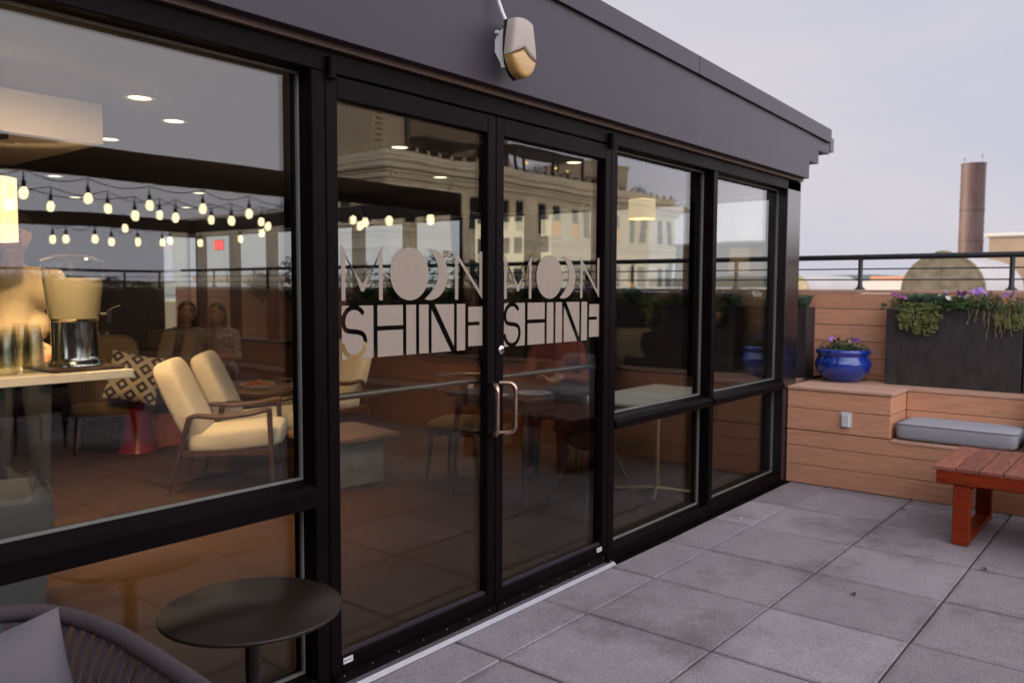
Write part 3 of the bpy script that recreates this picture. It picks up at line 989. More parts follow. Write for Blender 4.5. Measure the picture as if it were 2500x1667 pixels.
def flower(mb, p, d, r, rnd_):
    d = Vector(d).normalized(); a = d.orthogonal().normalized(); b = d.cross(a)
    mb.cur = 0
    for k in range(5):
        t = 2*PI*k/5 + rnd_.uniform(-.2, .2)
        o = a*math.cos(t) + b*math.sin(t)
        s_ = d.cross(o)
        q = Vector(p)
        vs_ = [q, q+o*r*.55+s_*r*.48+d*.15*r, q+o*r*1.02+s_*r*.22+d*.1*r, q+o*r*1.02-s_*r*.22+d*.1*r, q+o*r*.55-s_*r*.48+d*.15*r]
        mb.add(vs_, [(0, 1, 2, 3, 4)])
    mb.cur = 1
    q = Vector(p)+d*r*.12
    mb.add([q+a*r*.2, q+b*r*.2, q-a*r*.2, q-b*r*.2], [(0, 1, 2, 3)])
    mb.cur = 0

def pansy_tree(seed, petal, n_leaf=95, h=.085, spread=.085, nfl=5, leaf=M_LEAF, lsize=.032):
    rnd_ = random.Random(seed)
    t = empty('pansy_plant', local=True)
    m = MB()
    for _ in range(n_leaf):
        a = rnd_.uniform(0, 2*PI); rr = spread*math.sqrt(rnd_.random())
        z = h*(1-(rr/spread)**2*.6)*rnd_.uniform(.15, 1)
        p = (rr*math.cos(a), rr*math.sin(a), z)
        d = (math.cos(a)+rnd_.uniform(-.7, .7), math.sin(a)+rnd_.uniform(-.7, .7), rnd_.uniform(-.1, .9))
        m.leaf(p, d, (rnd_.uniform(-.4, .4), rnd_.uniform(-.4, .4), 1), lsize*rnd_.uniform(.7, 1.3), lsize*.6, .2, .25)
    for _ in range(7):
        a = rnd_.uniform(0, 2*PI)
        m.tube([(0, 0, -.01), (.3*spread*math.cos(a), .3*spread*math.sin(a), h*.6), (.6*spread*math.cos(a), .6*spread*math.sin(a), h)], .0015, 4)
    obj('foliage', m, leaf, t)
    for k in range(nfl):
        f = MB()
        a = rnd_.uniform(0, 2*PI); rr = spread*rnd_.uniform(.2, .9)
        flower(f, (rr*math.cos(a), rr*math.sin(a), h*rnd_.uniform(.95, 1.35)), (-1+rnd_.uniform(-.5, .5), rnd_.uniform(-.6, .6), rnd_.uniform(.2, .9)), rnd_.uniform(.0125, .0185), rnd_)
        obj('flower', f, [petal, M_YEL], t)
    return t

def kale_tree(seed):
    rnd_ = random.Random(seed)
    t = empty('ornamental_kale', local=True)
    for k in range(15):
        m = MB()
        a = 2.4*k + rnd_.uniform(-.2, .2); el = .85 + .042*k
        L = .125 - .004*k
        d = Vector((math.cos(a)*math.cos(el), math.sin(a)*math.cos(el), math.sin(el)))
        s_ = Vector((-math.sin(a), math.cos(a), 0)); n_ = s_.cross(d)*-1
        rows = 5
        vs_, fs_ = [], []
        for i in range(rows+1):
            u = i/rows
            w = .052*math.sin(PI*min(1, .12+u*.84))**.7
            for j in range(5):
                v = (j-2)/2
                vs_.append(d*L*u + s_*w*v + n_*(-.10*L*u*u*1.2 + .25*w*v*v + .006*math.sin(9*u+5*v+k)*abs(v)) + Vector((0, 0, .015)))
        for i in range(rows):
            for j in range(4):
                q = i*5+j
                fs_.append((q, q+1, q+6, q+5))
        m.add(vs_, fs_)
        obj('leaf', m, M_KALE, t, True, angle=180)
    return t

def trail_tree(seed, material, name, fall=.14, spread=.09, n=46, leafy=True):
    """plant spilling over the planter edge towards -x"""
    rnd_ = random.Random(seed)
    t = empty(name, local=True)
    m = MB()
    for k in range(n):
        y0 = rnd_.uniform(-spread, spread)
        f = fall*rnd_.uniform(.3, 1)*(1-(abs(y0)/spread)**2*.6)
        pts = []
        x_ = rnd_.uniform(.0, .05)
        for i in range(7):
            u = i/6
            pts.append((x_ - (x_+.052)*min(1, u*1.6) - rnd_.uniform(-.004, .02)*u, y0*(1+.25*u) + rnd_.uniform(-.012, .012), .035*math.sin(PI*min(1, u*1.5)) - f*max(0, u-.3)/.7))
        if leafy:
            m.tube(pts, .0012, 4)
            for i in range(2, 7):
                for _ in range(4):
                    p = Vector(pts[i]) + Vector((rnd_.uniform(-.006, .006), rnd_.uniform(-.008, .008), rnd_.uniform(-.01, .01)))
                    m.leaf(p, (rnd_.uniform(-1, .2), rnd_.uniform(-1, 1), rnd_.uniform(-.6, .6)), (-1, rnd_.uniform(-.4, .4), .5), rnd_.uniform(.010, .019), .010, .15, .1)
        else:
            m.tube(pts, .0016, 4)
    obj('stems', m, material, t)
    return t

protos = {
    'purple': pansy_tree(1, M_PURPLE), 'magenta': pansy_tree(2, M_MAGENTA), 'white': pansy_tree(3, M_WHITE), 'dark': pansy_tree(4, M_DARKP),
    'kale': kale_tree(5), 'moss': trail_tree(6, M_MOSS, 'trailing_moss'), 'strand': trail_tree(8, M_SPAN, 'spanish_moss', .17, .12, 26, False),
}
used = set()
def plant(kind, x, y, z, rz, label, group=None, s=1.0):
    src = protos[kind]
    o = src if kind not in used else copy_tree(src)
    used.add(kind)
    place(o, x, y, z, rz)
    s *= 1.4 if kind in ('kale', 'moss') else 1.3
    if z < 1.2: s *= .8
    o.scale = (s, s, s)
    tag(o, label, 'plant', group)
    return o

def planter(y0, y1, label):
    p = empty('planter', (6.99, (y0+y1)/2, .7455))
    tag(p, label, 'planter')
    x0, x1, z0, z1, t = 6.885, 7.085, .7475, 1.336, .018
    obj('front_panel', MB().cbox(x0, x0+t, y0, y1, z0, z1, .004), M_PLANTER, p)
    obj('back_panel', MB().cbox(x1-t, x1, y0, y1, z0, z1, .004), M_PLANTER, p)
    for a in (y0, y1-t):
        obj('side_panel', MB().box(x0+t+.0005, x1-t-.0005, a+.001, a+t-.001, z0+.001, z1-.002), M_PLANTER, p)
    m = MB()
    rnd_ = random.Random(int(y0*100)+500)
    nx, ny = 6, 20
    vs_, fs_ = [], []
    for i in range(nx+1):
        for j in range(ny+1):
            vs_.append((x0+t+.001+(x1-x0-2*t-.002)*i/nx, y0+t+.001+(y1-y0-2*t-.002)*j/ny, z1-.022+rnd_.uniform(-.008, .01)))
    for i in range(nx):
        for j in range(ny):
            q = i*(ny+1)+j
            fs_.append((q, q+ny+1, q+ny+2, q+1))
    m.add(vs_, fs_)
    obj('soil', m, M_SOIL, p)
    return p
planter(.905, 1.83, 'dark rectangular planter spilling pansies and moss, beside the blue pot')
planter(2.455, 3.36, 'dark rectangular planter tucked behind the pavilion corner post')
pz = 1.312
rnd = random.Random(21)
plant('magenta', 6.93, 1.76, pz, .3, 'small magenta pansy at the planter end nearest the blue pot')
plant('kale', 6.985, 1.665, pz, .9, 'broad blue-green kale leaves rising beside the magenta pansy')
plant('kale', 6.975, 1.545, pz+.005, 2.2, 'broad green kale between the trailing moss and white pansy')
plant('moss', 6.925, 1.585, pz+.012, 0, 'bright green moss spilling down the planter front beside the kale')
plant('white', 6.935, 1.44, pz, 1.2, 'low leafy white pansy in the middle of the planter')
plant('purple', 6.95, 1.36, pz+.01, 2.0, 'purple pansy behind the white pansy in the planter')
plant('kale', 7.01, 1.46, pz+.01, 4.0, 'small pale kale against the parapet boards', s=.8)
plant('white', 6.94, 1.29, pz+.005, 4.0, 'white pansy between two purple pansies in the planter')
plant('purple', 6.955, 1.215, pz+.015, .7, 'tall purple pansy between the white pansy and maroon pansy', s=1.1)
plant('dark', 6.985, 1.12, pz+.012, 1.0, 'dark maroon pansy near the railing post foot')
plant('strand', 6.915, 1.09, pz+.02, 0, 'dry tan moss strands hanging over the planter edge')
plant('moss', 6.93, .99, pz+.015, 0, 'short green moss at the planter end away from the blue pot', s=.7)
plant('purple', 6.94, .965, pz+.01, 5.0, 'purple pansy at the planter end away from the blue pot')
plant('magenta', 6.99, 1.30, pz+.01, 3.0, 'lilac pansy hidden behind taller pansies against the boards')
plant('kale', 6.97, 2.52, pz, .4, 'spiky green kale in the planter behind the corner post', s=.9)
plant('purple', 6.93, 2.60, pz, 1.4, 'purple pansy in the planter behind the corner post')
for k in range(3):
    plant(('magenta', 'white', 'kale')[k], 6.98, 2.75+.2*k, pz, k, ('magenta pansy', 'white pansy', 'leafy kale')[k]+' in the planter seen through the end window', None, 1.1)
# planters further along, seen in the glass
gi = 0
for (a, b) in ((-.03, .895), (-.97, -.04), (-2.62, -1.70), (-3.56, -2.63), (3.38, 4.3), (4.32, 5.24), (5.26, 6.18), (6.2, 7.12), (7.14, 8.06), (8.08, 9.0)):
    p = planter(a, b, 'dark rectangular planter further along the parapet, seen through or mirrored in the glass')
    p['group'] = 'planters along the parapet'
    for k in range(5):
        kd = ('purple', 'kale', 'moss', 'white', 'kale')[k]
        nm = {'purple': 'purple pansy', 'kale': 'broad leaved kale', 'moss': 'trailing green moss', 'white': 'white pansy'}[kd]
        plant(kd, 6.95+.02*(k % 2), a+.12+.17*k, pz+.01, gi*.7+k, nm+' in a planter along the parapet, mirrored in the glass', nm+' along the parapet', 1.15)
    gi += 1

# blue pot
PX, PY, PZ = 6.865, 2.145, .7456
pot = empty('flower_pot', (PX, PY, PZ))
tag(pot, 'glossy cobalt blue glazed pot standing on the bench deck', 'pot')
k_ = 1.0
prof = [(0, .004), (.120, .0), (.128, .006), (.165, .035), (.205, .085), (.2215, .130), (.214, .165), (.198, .190), (.193, .200), (.199, .212), (.212, .222), (.216, .236), (.210, .250), (.196, .254), (.186, .248), (.182, .225), (0, .222)]
prof = [(r*.98, z*1.03) for r, z in prof]
obj('bowl', MB().lathe(prof, (PX, PY, PZ), 48), M_BLUE, pot, True, angle=70)
obj('soil', MB().lathe([(0, .238), (.180, .2385)], (PX, PY, PZ), 24), M_SOIL, pot)
for k, (kind, dx, dy, rz, s_, lb) in enumerate([('purple', -.03, .10, .4, .95, 'leafy purple pansy in the blue pot on the side next to the corner post'), ('white', -.09, -.03, 1.9, 1.0, 'white pansy in the middle of the blue pot'), ('dark', .04, .02, 2.7, .9, 'dark pansy at the back of the blue pot'), ('purple', -.02, -.115, 3.3, .95, 'lilac pansy in the blue pot on the side next to the planter')]):
    plant(kind, PX+dx, PY+dy, PZ+.238, rz, lb, None, s_)
fw_ = MB(); r5 = random.Random(5)
M_CYC = mat('white cyclamen', (.62, .60, .56), .6, 0, .08, 40)

# dark shrubs along the far parapet, mirrored in the glass
def shrub(name, x, y, z, rad, h, n, seed, label, group, spiky=False):
    rnd_ = random.Random(seed)
    t = empty(name, (x, y, z))
    tag(t, label, 'shrub', group)
    m, st = MB(), MB()
    for k in range(9):
        a = rnd_.uniform(0, 2*PI); e = rnd_.uniform(.2, .8)
        st.tube([(x, y, z-.05), (x+rad*.4*math.cos(a), y+rad*.4*math.sin(a), z+h*.4*e), (x+rad*.8*math.cos(a), y+rad*.8*math.sin(a), z+h*e)], .006, 5)
    for k in range(n):
        a = rnd_.uniform(0, 2*PI); u = rnd_.random()**.6; zz_ = rnd_.random()
        rr = rad*u*math.sin(PI*(.18+.75*zz_))
        p = (x+rr*math.cos(a), y+rr*math.sin(a), z+h*zz_)
        if spiky:
            m.leaf((x+rr*.5*math.cos(a), y+rr*.5*math.sin(a), z+h*zz_*.5), (math.cos(a)*u, math.sin(a)*u, .5+zz_), (0, 0, 1), h*rnd_.uniform(.4, .8), .022, .1, .25)
        else:
            m.leaf(p, (math.cos(a), math.sin(a), rnd_.uniform(-.3, .8)), (rnd_.uniform(-.5, .5), rnd_.uniform(-.5, .5), 1), rnd_.uniform(.05, .09), .04, .2, .2)
    obj('foliage', m, M_SHRUB, t)
    obj('stems', st, M_SOIL, t)
for k in range(8):
    xx = -.6 + 1.01*k
    hb = empty('planter', (xx, YW+.28, 0))
    tag(hb, 'tall dark planter box against the far parapet, mirrored in the glass', 'planter', 'planters along the far parapet')
    obj('box', MB().cbox(xx-.5, xx+.5, YW+.05, YW+.5, .004, .95, .006), M_PLANTER, hb)
    obj('soil', MB().box(xx-.47, xx+.47, YW+.08, YW+.47, .951, .958), M_SOIL, hb)
    for j in range(2):
        shrub('evergreen_shrub', xx-.25+.5*j, YW+.28, .95, .33, .62+.22*((k*7+j*3) % 4)/3, 520, 50+k*2+j, 'dark evergreen shrub by the far parapet, mirrored in the glass', 'shrubs on the far side of the terrace', (k+j) % 3 == 0)

for k in range(9):
    shrub('conifer_shrub', 6.98, 4.6+.72*k, 1.31, .26, .42+.16*((k*5) % 4)/3, 300, 90+k, 'dark young conifer in a planter outside the lounge windows', 'young conifers outside the lounge windows', k % 2 == 0)
# ------------------------------------------------------------------ round side table and rope chair
st = empty('side_table', (1.355, 2.085, 0))
tag(st, 'small round dark brown metal table standing against the window frame', 'table')
obj('table_top', MB().lathe([(0, .538), (.255, .538), (.2585, .541), (.2585, .547), (.255, .550), (0, .550)], (1.355, 2.085, 0), 64), M_TABLE, st, True, angle=50)
obj('leg', MB().cone((1.355, 2.085, .012), (1.355, 2.085, .5375), .022, .022, 20), M_TABLE, st, True)
obj('base', MB().lathe([(0, .002), (.17, .002), (.172, .008), (.03, .016), (0, .016)], (1.355, 2.085, 0), 40), M_TABLE, st, True)

rc = empty('rope_chair', (.52, 1.80, 0))
tag(rc, 'lounge chair with woven mauve rope back standing against the window', 'chair')
cxr = .50
half = [(.0, 2.235, .690), (.14, 2.23, .690), (.24, 2.205, .686), (.315, 2.15, .680), (.365, 2.07, .670), (.395, 1.97, .656), (.412, 1.86, .640), (.425, 1.75, .622), (.438, 1.64, .602), (.447, 1.54, .582)]
rim = [Vector((cxr-a, b, c)) for a, b, c in half[::-1]] + [Vector((cxr+a, b, c)) for a, b, c in half[1:]]
def smooth_pts(p, n):
    out = []
    P = [p[0]] + list(p) + [p[-1]]
    for i in range(1, len(P)-2):
        for k in range(n):
            t = k/n
            a, b, c, d = P[i-1], P[i], P[i+1], P[i+2]
            out.append(.5*((2*b)+(c-a)*t+(2*a-5*b+4*c-d)*t*t+(3*b-a-3*c+d)*t**3))
    out.append(P[-2])
    return out
rim = smooth_pts(rim, 8)
obj('rim', MB().tube(rim, .0215, 12), M_ROPE, rc, True)
low = []
for p in rim:
    q = Vector((cxr, 1.86, 0)); d = Vector((p.x, p.y, 0)) - q
    low.append(Vector((q.x+d.x*.80, q.y+d.y*.80, .36)))
obj('seat_ring', MB().tube(low, .012, 10), M_ROPE, rc, True)
L_ = 0.0; nxt = .012
for i in range(len(rim)-1):
    seg = (rim[i+1]-rim[i]).length
    while L_+seg > nxt:
        t = (nxt-L_)/seg
        a = rim[i].lerp(rim[i+1], t); b = low[i].lerp(low[i+1], t)
        d = (b-a).normalized(); tan = (rim[i+1]-rim[i]).normalized(); nrm = d.cross(tan)
        m = MB()
        w, th = .0085, .0035
        vs_ = []
        for k in range(5):
            u = k/4
            c = a.lerp(b, u) + nrm*(.020*math.sin(PI*u))
            vs_ += [c-tan*w-nrm*th, c+tan*w-nrm*th, c+tan*w+nrm*th, c-tan*w+nrm*th]
        fs_ = []
        for k in range(4):
            for j in range(4):
                fs_.append((k*4+j, k*4+(j+1) % 4, k*4+4+(j+1) % 4, k*4+4+j))
        m.add(vs_, fs_)
        obj('rope', m, M_ROPE, rc)
        nxt += .035
    L_ += seg
obj('seat_cushion', MB().sup((cxr, 1.80, .385), (.33, .30, .055), .4, .4, None, 36, 12), M_PILLOW, rc, True, angle=180)
for (lx, ly) in ((-.30, 1.56), (.30, 1.56), (-.24, 2.06), (.24, 2.06)):
    obj('leg', MB().cone((cxr+lx, ly, .002), (cxr+lx*.9, 1.8+(ly-1.8)*.9, .345), .011, .014, 12), M_BLACK, rc, True)
# scatter cushion
def pillow(mb, c, w, h, t, T, n=14):
    vs_, fs_ = [], []
    for side in (1, -1):
        o = len(vs_)
        for i in range(n+1):
            for j in range(n+1):
                u, v = -1+2*i/n, -1+2*j/n
                bul = (1-abs(u)**2.2)**.55*(1-abs(v)**2.2)**.55
                pin = 1-.07*(1-(abs(u)*abs(v)))*0 
                uu = u*(1-.06*(1-v*v)*abs(u)**3); vv = v*(1-.06*(1-u*u)*abs(v)**3)
                vs_.append(Vector(c) + T @ Vector((uu*w, side*t*bul, vv*h)))
        for i in range(n):
            for j in range(n):
                q = o+i*(n+1)+j
                fs_.append((q, q+1, q+n+2, q+n+1) if side < 0 else (q, q+n+1, q+n+2, q+1))
    return mb.add(vs_, fs_)
rcs = rc
for k, (x, y, a) in enumerate([(1.6, -2.2, 170), (2.7, -2.5, 200), (.9, -3.6, 95), (3.6, -4.6, 20), (2.2, -5.0, -10)]):
    c = copy_tree(rcs)
    c.matrix_basis = Matrix.Translation((x, y, 0)) @ Matrix.Rotation(R(a), 4, 'Z')
    tag(c, 'woven rope lounge chair under the pergola, mirrored in the glass', 'chair', 'rope chairs under the pergola')
T_ = (Matrix.Rotation(R(-8), 4, 'Z') @ Matrix.Rotation(R(-17), 4, 'X') @ Matrix.Rotation(R(-9), 4, 'Y')).to_3x3()
o = obj('pillow', pillow(MB(), (.625, 2.03, .505), .215, .19, .085, T_), M_PILLOW, None, True, angle=180)
tag(o, 'lavender grey scatter pillow propped in the rope chair', 'pillow')

# ------------------------------------------------------------------ pergola over the far half of the terrace
M_PERG = mat('dark stained pergola timber', (.026, .014, .010), .38, 0, .3, 4, stretch=(1, 10, 10))
PGX, PGY0, PGY1, PZ0, PZ1, PXL = 6.80, -1.51, -6.96, 2.308, 2.540, -1.15
pg = empty('timber_pergola', (1.6, -4.2, 0))
tag(pg, 'dark stained timber pergola hung with bulbs, mirrored in the glass', 'pergola')
obj('beam', MB().cbox(PXL, PGX+.06, PGY0-.09, PGY0, PZ0, PZ1, .005), M_PERG, pg)
obj('beam', MB().cbox(PXL, PGX+.06, PGY1-.09, PGY1, PZ0, PZ1-.05, .005), M_PERG, pg)
obj('beam', MB().cbox(PGX-.03, PGX+.059, PGY1+.001, PGY0-.091, PZ0+.002, PZ1-.05, .005), M_PERG, pg)
obj('beam', MB().cbox(PXL+.001, PXL+.10, PGY1+.001, PGY0-.091, PZ0+.002, PZ1-.05, .005), M_PERG, pg)
for (x, y, z0) in ((PGX+.015, PGY0-.045, .747), (PGX+.015, PGY1-.045, .747), (PXL+.05, PGY0-.045, .002), (PXL+.05, PGY1-.045, .002)):
    obj('post', MB().cbox(x-.055, x+.055, y-.055, y+.055, z0, PZ0-.001, .005), M_PERG, pg)

sw = empty('shade_wall', (-1.4, -3.2, 0))  # unseen wall, added to darken the pavers and chair near it
tag(sw, 'tall dark unseen wall added to shade the terrace on the side away from the bench', 'wall')
obj('wall', MB().box(-1.55, -1.26, -9.0, 2.33, -.3, 2.9), mat('dark brown brick', (.10, .055, .045), .85, 0, .3, 9), sw)
obj('coping', MB().cbox(-1.6, -1.21, -9.05, 2.33, 2.902, 2.98, .01), M_PLANTER, sw)

# bits lying on the pavers
M_DRY = mat('dry brown leaf', (.05, .028, .018), .8, 0, .3, 20)
for k, (x, y, a) in enumerate([(4.09, 1.19, .4), (5.93, 1.40, 2.1), (4.95, .80, 4.0)]):
    m = MB().leaf((0, 0, .004), (1, 0, .15), (0, 0, 1), .055, .022, .3, .2)
    m.leaf((0, 0, .0035), (-1, .1, .05), (0, 0, 1), .02, .003, .1, 0)
    o = obj('fallen_leaf', m, M_DRY); place(o, x, y, .001, a)
    tag(o, ('dry brown leaf lying on a paver joint', 'dry brown leaf on the pavers beside the low table', 'small dry leaf on the pavers in front of the low table')[k], 'leaf')
o = obj('pebble', MB().sup((5.02, 2.18, .007), (.009, .007, .006), .9, .9, None, 10, 6), M_WHITEPL, None, True)
tag(o, 'tiny white pebble on the pavers near the window mullion', 'pebble')

# ------------------------------------------------------------------ beyond the parapet
M_RUST = mat('rusty steel flue', (.045, .0125, .007), .65, 0, .3, 2.0, .1, 20, stretch=(2.5, 2.5, .7), col2=(.085, .054, .050))
M_RUST2 = mat('rust streaks', (.15, .035, .014), .8, 0, .3, 6)
M_TAN = mat('tan stucco', (.22, .16, .115), .85, 0, .2, .8)
M_WROOF = mat('white roof membrane', (.42, .40, .37), .7, 0, .08, .6)
M_COPPER = mat('weathered vault metal', (.19, .145, .078), .5, .0, .35, 3.0, stretch=(1, 2, 3), col2=(.37, .31, .19))
M_GROUND = mat('city ground', (.10, .10, .10), .9, 0, .3, .02)

ground = obj('ground', MB().box(-4000, 4000, -4000, 4000, -22.0, -21.0), M_GROUND)
tag(ground, kind='structure')
m = MB()
hr = random.Random(12)
N = 160
vs_, fs_ = [], []
for k in range(N):
    t = 2*PI*k/N
    h = 18 + 26*(.5+.5*math.sin(3.1*t+1)) + hr.uniform(-6, 6)
    for rr, z in ((2300, -21.5), (2500, h*.7), (2700, h), (3200, -21.5)):
        vs_.append((rr*math.cos(t), rr*math.sin(t), z))
for k in range(N):
    for j in range(3):
        q, r_ = k*4+j, ((k+1) % N)*4+j
        fs_.append((q, r_, r_+1, q+1))
m.add(vs_, fs_)
hills = obj('hills', m, mat('far wooded hills', (.07, .085, .075), .95, 0, .3, .01), None, True, angle=180)
tag(hills, kind='structure')

host = empty('host_building', (1.0, 3.0, -21.0))
tag(host, 'dark brick block whose roof carries the terrace', 'building')
obj('wall', MB().box(-5.2, 7.26, -9.0, 13.2, -21.0, -.32), mat('dark brick', (.12, .06, .045), .85, 0, .3, 3), host)

tower = empty('sun_blocker', (-.3, 16, 0))  # added mass that keeps the low sun off lounge and parapet
tag(tower, 'plain block added out of view behind the glass lounge to block the low sun', 'building')
obj('wall', MB().box(-5.2, 4.6, 14.5, 19, -21, 4.0), M_TAN, tower)
obj('coping', MB().cbox(-5.3, 4.7, 14.4, 19.1, 4.002, 4.12, .03), M_WROOF, tower)
# neighbour's roof with vaults
nb = empty('neighbour_building', (30, 0, -21))
tag(nb, 'neighbouring building with a flat white roof carrying arched skylights', 'building')
obj('wall', MB().box(9.5, 60, -26, 26, -21.0, 1.15), M_TAN, nb)
obj('roof', MB().box(9.6, 59.9, -25.9, 25.9, 1.151, 1.20), M_WROOF, nb)
for (a, b, c, d) in ((9.5, 60, 25.6, 26), (9.5, 60, -26, -25.6), (59.6, 60, -25.59, 25.59)):
    obj('parapet', MB().cbox(a, b, c, d, 1.202, 1.62, .03), M_WROOF, nb)
obj('roof_curb', MB().cbox(30.0, 30.4, -10, 12, 1.202, 1.79, .03), M_WROOF, nb)
obj('roof_curb', MB().cbox(33.0, 33.4, 2, 9.4, 1.202, 2.0, .03), mat('terracotta coping', (.42, .20, .11), .8), nb)

def vault(x0, x1, yc, r, zb, label):
    v = empty('vault_skylight', ((x0+x1)/2, yc, zb))
    tag(v, label, 'skylight')
    n = 28
    def ring(rr, x, fl=1.0): return [(x, yc+rr*math.cos(PI*k/n), zb+rr*fl*math.sin(PI*k/n)) for k in range(n+1)]
    m = MB()
    a, b = ring(r, x0+.03), ring(r, x1)
    m.add(a+b, [(k, k+1, n+2+k, n+1+k) for k in range(n)])
    obj('barrel', m, M_WROOF, v, True, angle=180)
    # end wall of sheet metal gores with standing ribs
    m = MB(); o = ring(r*.965, x0)
    m.add(o + [(x0, yc, zb)], [(k, k+1, n+1) for k in range(n)])
    obj('end_wall', m, M_COPPER, v)
    m = MB(); p, q = ring(r*1.0, x0-.015), ring(r*.95, x0-.015)
    p2, q2 = ring(r*1.0, x0+.05), ring(r*.95, x0+.05)
    m.add(p+q+p2+q2, [(k, k+1, n+2+k, n+1+k) for k in range(n)] + [(k, 2*n+2+k, 2*n+3+k, k+1) for k in range(n)])
    obj('rim', m, M_COPPER, v)
    for a_ in (90,):
        t = R(a_)
        obj('seam', MB().cone((x0-.01, yc+.02*math.cos(t), zb+.02), (x0-.01, yc+r*.95*math.cos(t), zb+r*.95*math.sin(t)), .008, .008, 6), M_COPPER, v)
    obj('curb', MB().box(x0-.05, x1, yc-r-.03, yc+r+.03, 1.202, zb), mat('rusted curb', (.20, .10, .05), .8, 0, .4, 3), v)
    obj('cap', MB().sup((x0, yc, zb+r*1.005), (.1, .20*r, .05*r), 1, 1), M_COPPER, v, True)
vault(13.0, 16.4, 2.72, .55, 1.465, 'tan arched skylight with a white back standing beyond the black railing')
vault(16.0, 19.2, 6.02, .33, 1.46, 'smaller brown arched skylight showing beside the corner post')

ch = empty('flue_stack', (24, 4.4, 1.2))
tag(ch, 'tall rusty steel chimney pipe rising behind the black railing', 'chimney')
cr_ = .285
zs_ = [1.202, 1.95, 2.74, 3.52, 4.70]
for a, b in zip(zs_, zs_[1:]):
    obj('flue_section', MB().lathe([(cr_, a+.012), (cr_, b-.012)], (24, 4.4, 0), 32), M_RUST, ch, True)
    obj('flange', MB().lathe([(cr_, b-.02), (cr_+.012, b-.016), (cr_+.012, b+.006), (cr_-.02, b+.01)], (24, 4.4, 0), 32), M_RUST, ch, True)
obj('flue_lining', MB().lathe([(cr_-.02, 4.705), (cr_-.03, 4.3), (0, 4.3)], (24, 4.4, 0), 24), M_BLACK, ch)
for dy, h_ in ((.21, .16), (-.19, .24)):
    obj('lightning_rod', MB().tube([(23.9, 4.4+dy, 4.69), (23.9, 4.4+dy, 4.69+h_*.6), (23.9, 4.4+dy-.03, 4.69+h_)], .012, 5), M_BLACK, ch)

br = empty('rooftop_penthouse', (29, -2, 1.2))
tag(br, 'tan stucco rooftop block with pale coping behind the rusty chimney', 'building')
obj('wall', MB().box(26, 34, -9.0, 4.32, 1.202, 2.93), M_TAN, br)
obj('coping', MB().cbox(25.85, 34.1, -9.1, 4.42, 2.932, 3.04, .04), M_WROOF, br)
for k in range(3):
    y_ = 3.05 - 2.1*k
    f = obj('louvre_window', MB().cbox(25.93, 25.998, y_-.38, y_+.38, 1.5, 2.45, .01), mat('grey louvre frame', (.16, .15, .13), .6), br)
    for j in range(6):
        obj('slat', MB().box(25.90, 25.929, y_-.32, y_+.32, 1.56+.145*j, 1.62+.145*j), M_BLACK, f)

# city blocks further off, seen through the far windows of the lounge
M_CREAM2 = mat('cream render', (.42, .37, .28), .85, 0, .08, .3)
M_WIN = mat('dark window glass', (.02, .022, .026), .15, 0, .3, .5)
def block(name, label, x0, x1, y0, y1, z1, wallmat, face, nx, nz, ww, wh, dz, ztop_off, lit=()):
    b = empty(name, ((x0+x1)/2, (y0+y1)/2, -21))
    tag(b, label, 'building')
    obj('wall', MB().box(x0, x1, y0, y1, -21.0, z1), wallmat, b)
    obj('roof', MB().cbox(x0-.3, x1+.3, y0-.3, y1+.3, z1+.002, z1+.6, .05), wallmat, b)
    for i in range(nx):
        for j in range(nz):
            zc = z1 - ztop_off - dz*j
            if face == 'x':
                yc = y0 + (y1-y0)*(i+.5)/nx
                f = obj('window', MB().box(x0-.06, x0-.001, yc-ww/2, yc+ww/2, zc-wh/2, zc+wh/2), M_WIN if (i, j) not in lit else emit('lit window', (1, .62, .25), 1.2), b)
            else:
                xc = x0 + (x1-x0)*(i+.5)/nx
                f = obj('window', MB().box(xc-ww/2, xc+ww/2, y0-.06, y0-.001, zc-wh/2, zc+wh/2), M_WIN, b)
    return b
block('apartment_block', 'cream apartment block with small dark windows, seen through the lounge windows', 62, 80, 46, 57, 20, M_CREAM2, 'x', 7, 8, .9, 1.5, 3.0, 2.4)
block('office_block', 'tan office block seen through the far corner of the lounge', 70, 86, 100, 122, 2.6, M_TAN, 'x', 8, 6, 1.4, 1.6, 3.3, 2.4)

# ------------------------------------------------------------------ cream classical building across the street
M_CREAM = mat('cream terracotta', (.84, .76, .64), .75, 0, .12, .5, .05, 6)
M_CREAMD = mat('aged terracotta', (.52, .43, .33), .8, 0, .2, .8)
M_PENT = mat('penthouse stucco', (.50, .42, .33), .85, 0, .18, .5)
CX0, CX1, CY = 31.6, 65.0, -30.0
cb = empty('classical_building', (48, -40, -21))
tag(cb, 'cream classical building with a heavy cornice and paired windows, mirrored in the doors', 'building')
obj('wall', MB().box(CX0, CX1, CY-6, CY, -21, 8.9), M_CREAM, cb)
obj('wing', MB().box(CX0+.3, CX1-.3, CY-24, CY-6.001, -21, 6.4), M_CREAM, cb)
def band(name, pr, z0, z1, material=M_CREAM):
    obj(name, MB().cbox(CX0-pr, CX1+pr, CY-6-pr, CY+pr, z0, z1, min(.08, (z1-z0)*.3)), material, cb)
band('belt_course', .18, 4.55, 4.80)
band('belt_course', .10, 4.28, 4.54)
band('belt_course', .14, 3.60, 3.80)
band('frieze_band', .12, 7.52, 7.66)
band('cornice', .55, 7.98, 8.14)
band('cornice', .95, 8.142, 8.42)
band('cornice', .75, 8.422, 8.62, M_CREAMD)
band('parapet', .05, 8.901, 9.25)
m = MB()
x = CX0-.3
while x < CX1+.3:
    m.box(x, x+.16, CY, CY+.40, 7.70, 7.979); x += .34
y = CY
while y > CY-6:
    m.box(CX0-.40, CX0, y-.16, y, 7.70, 7.978); y -= .34
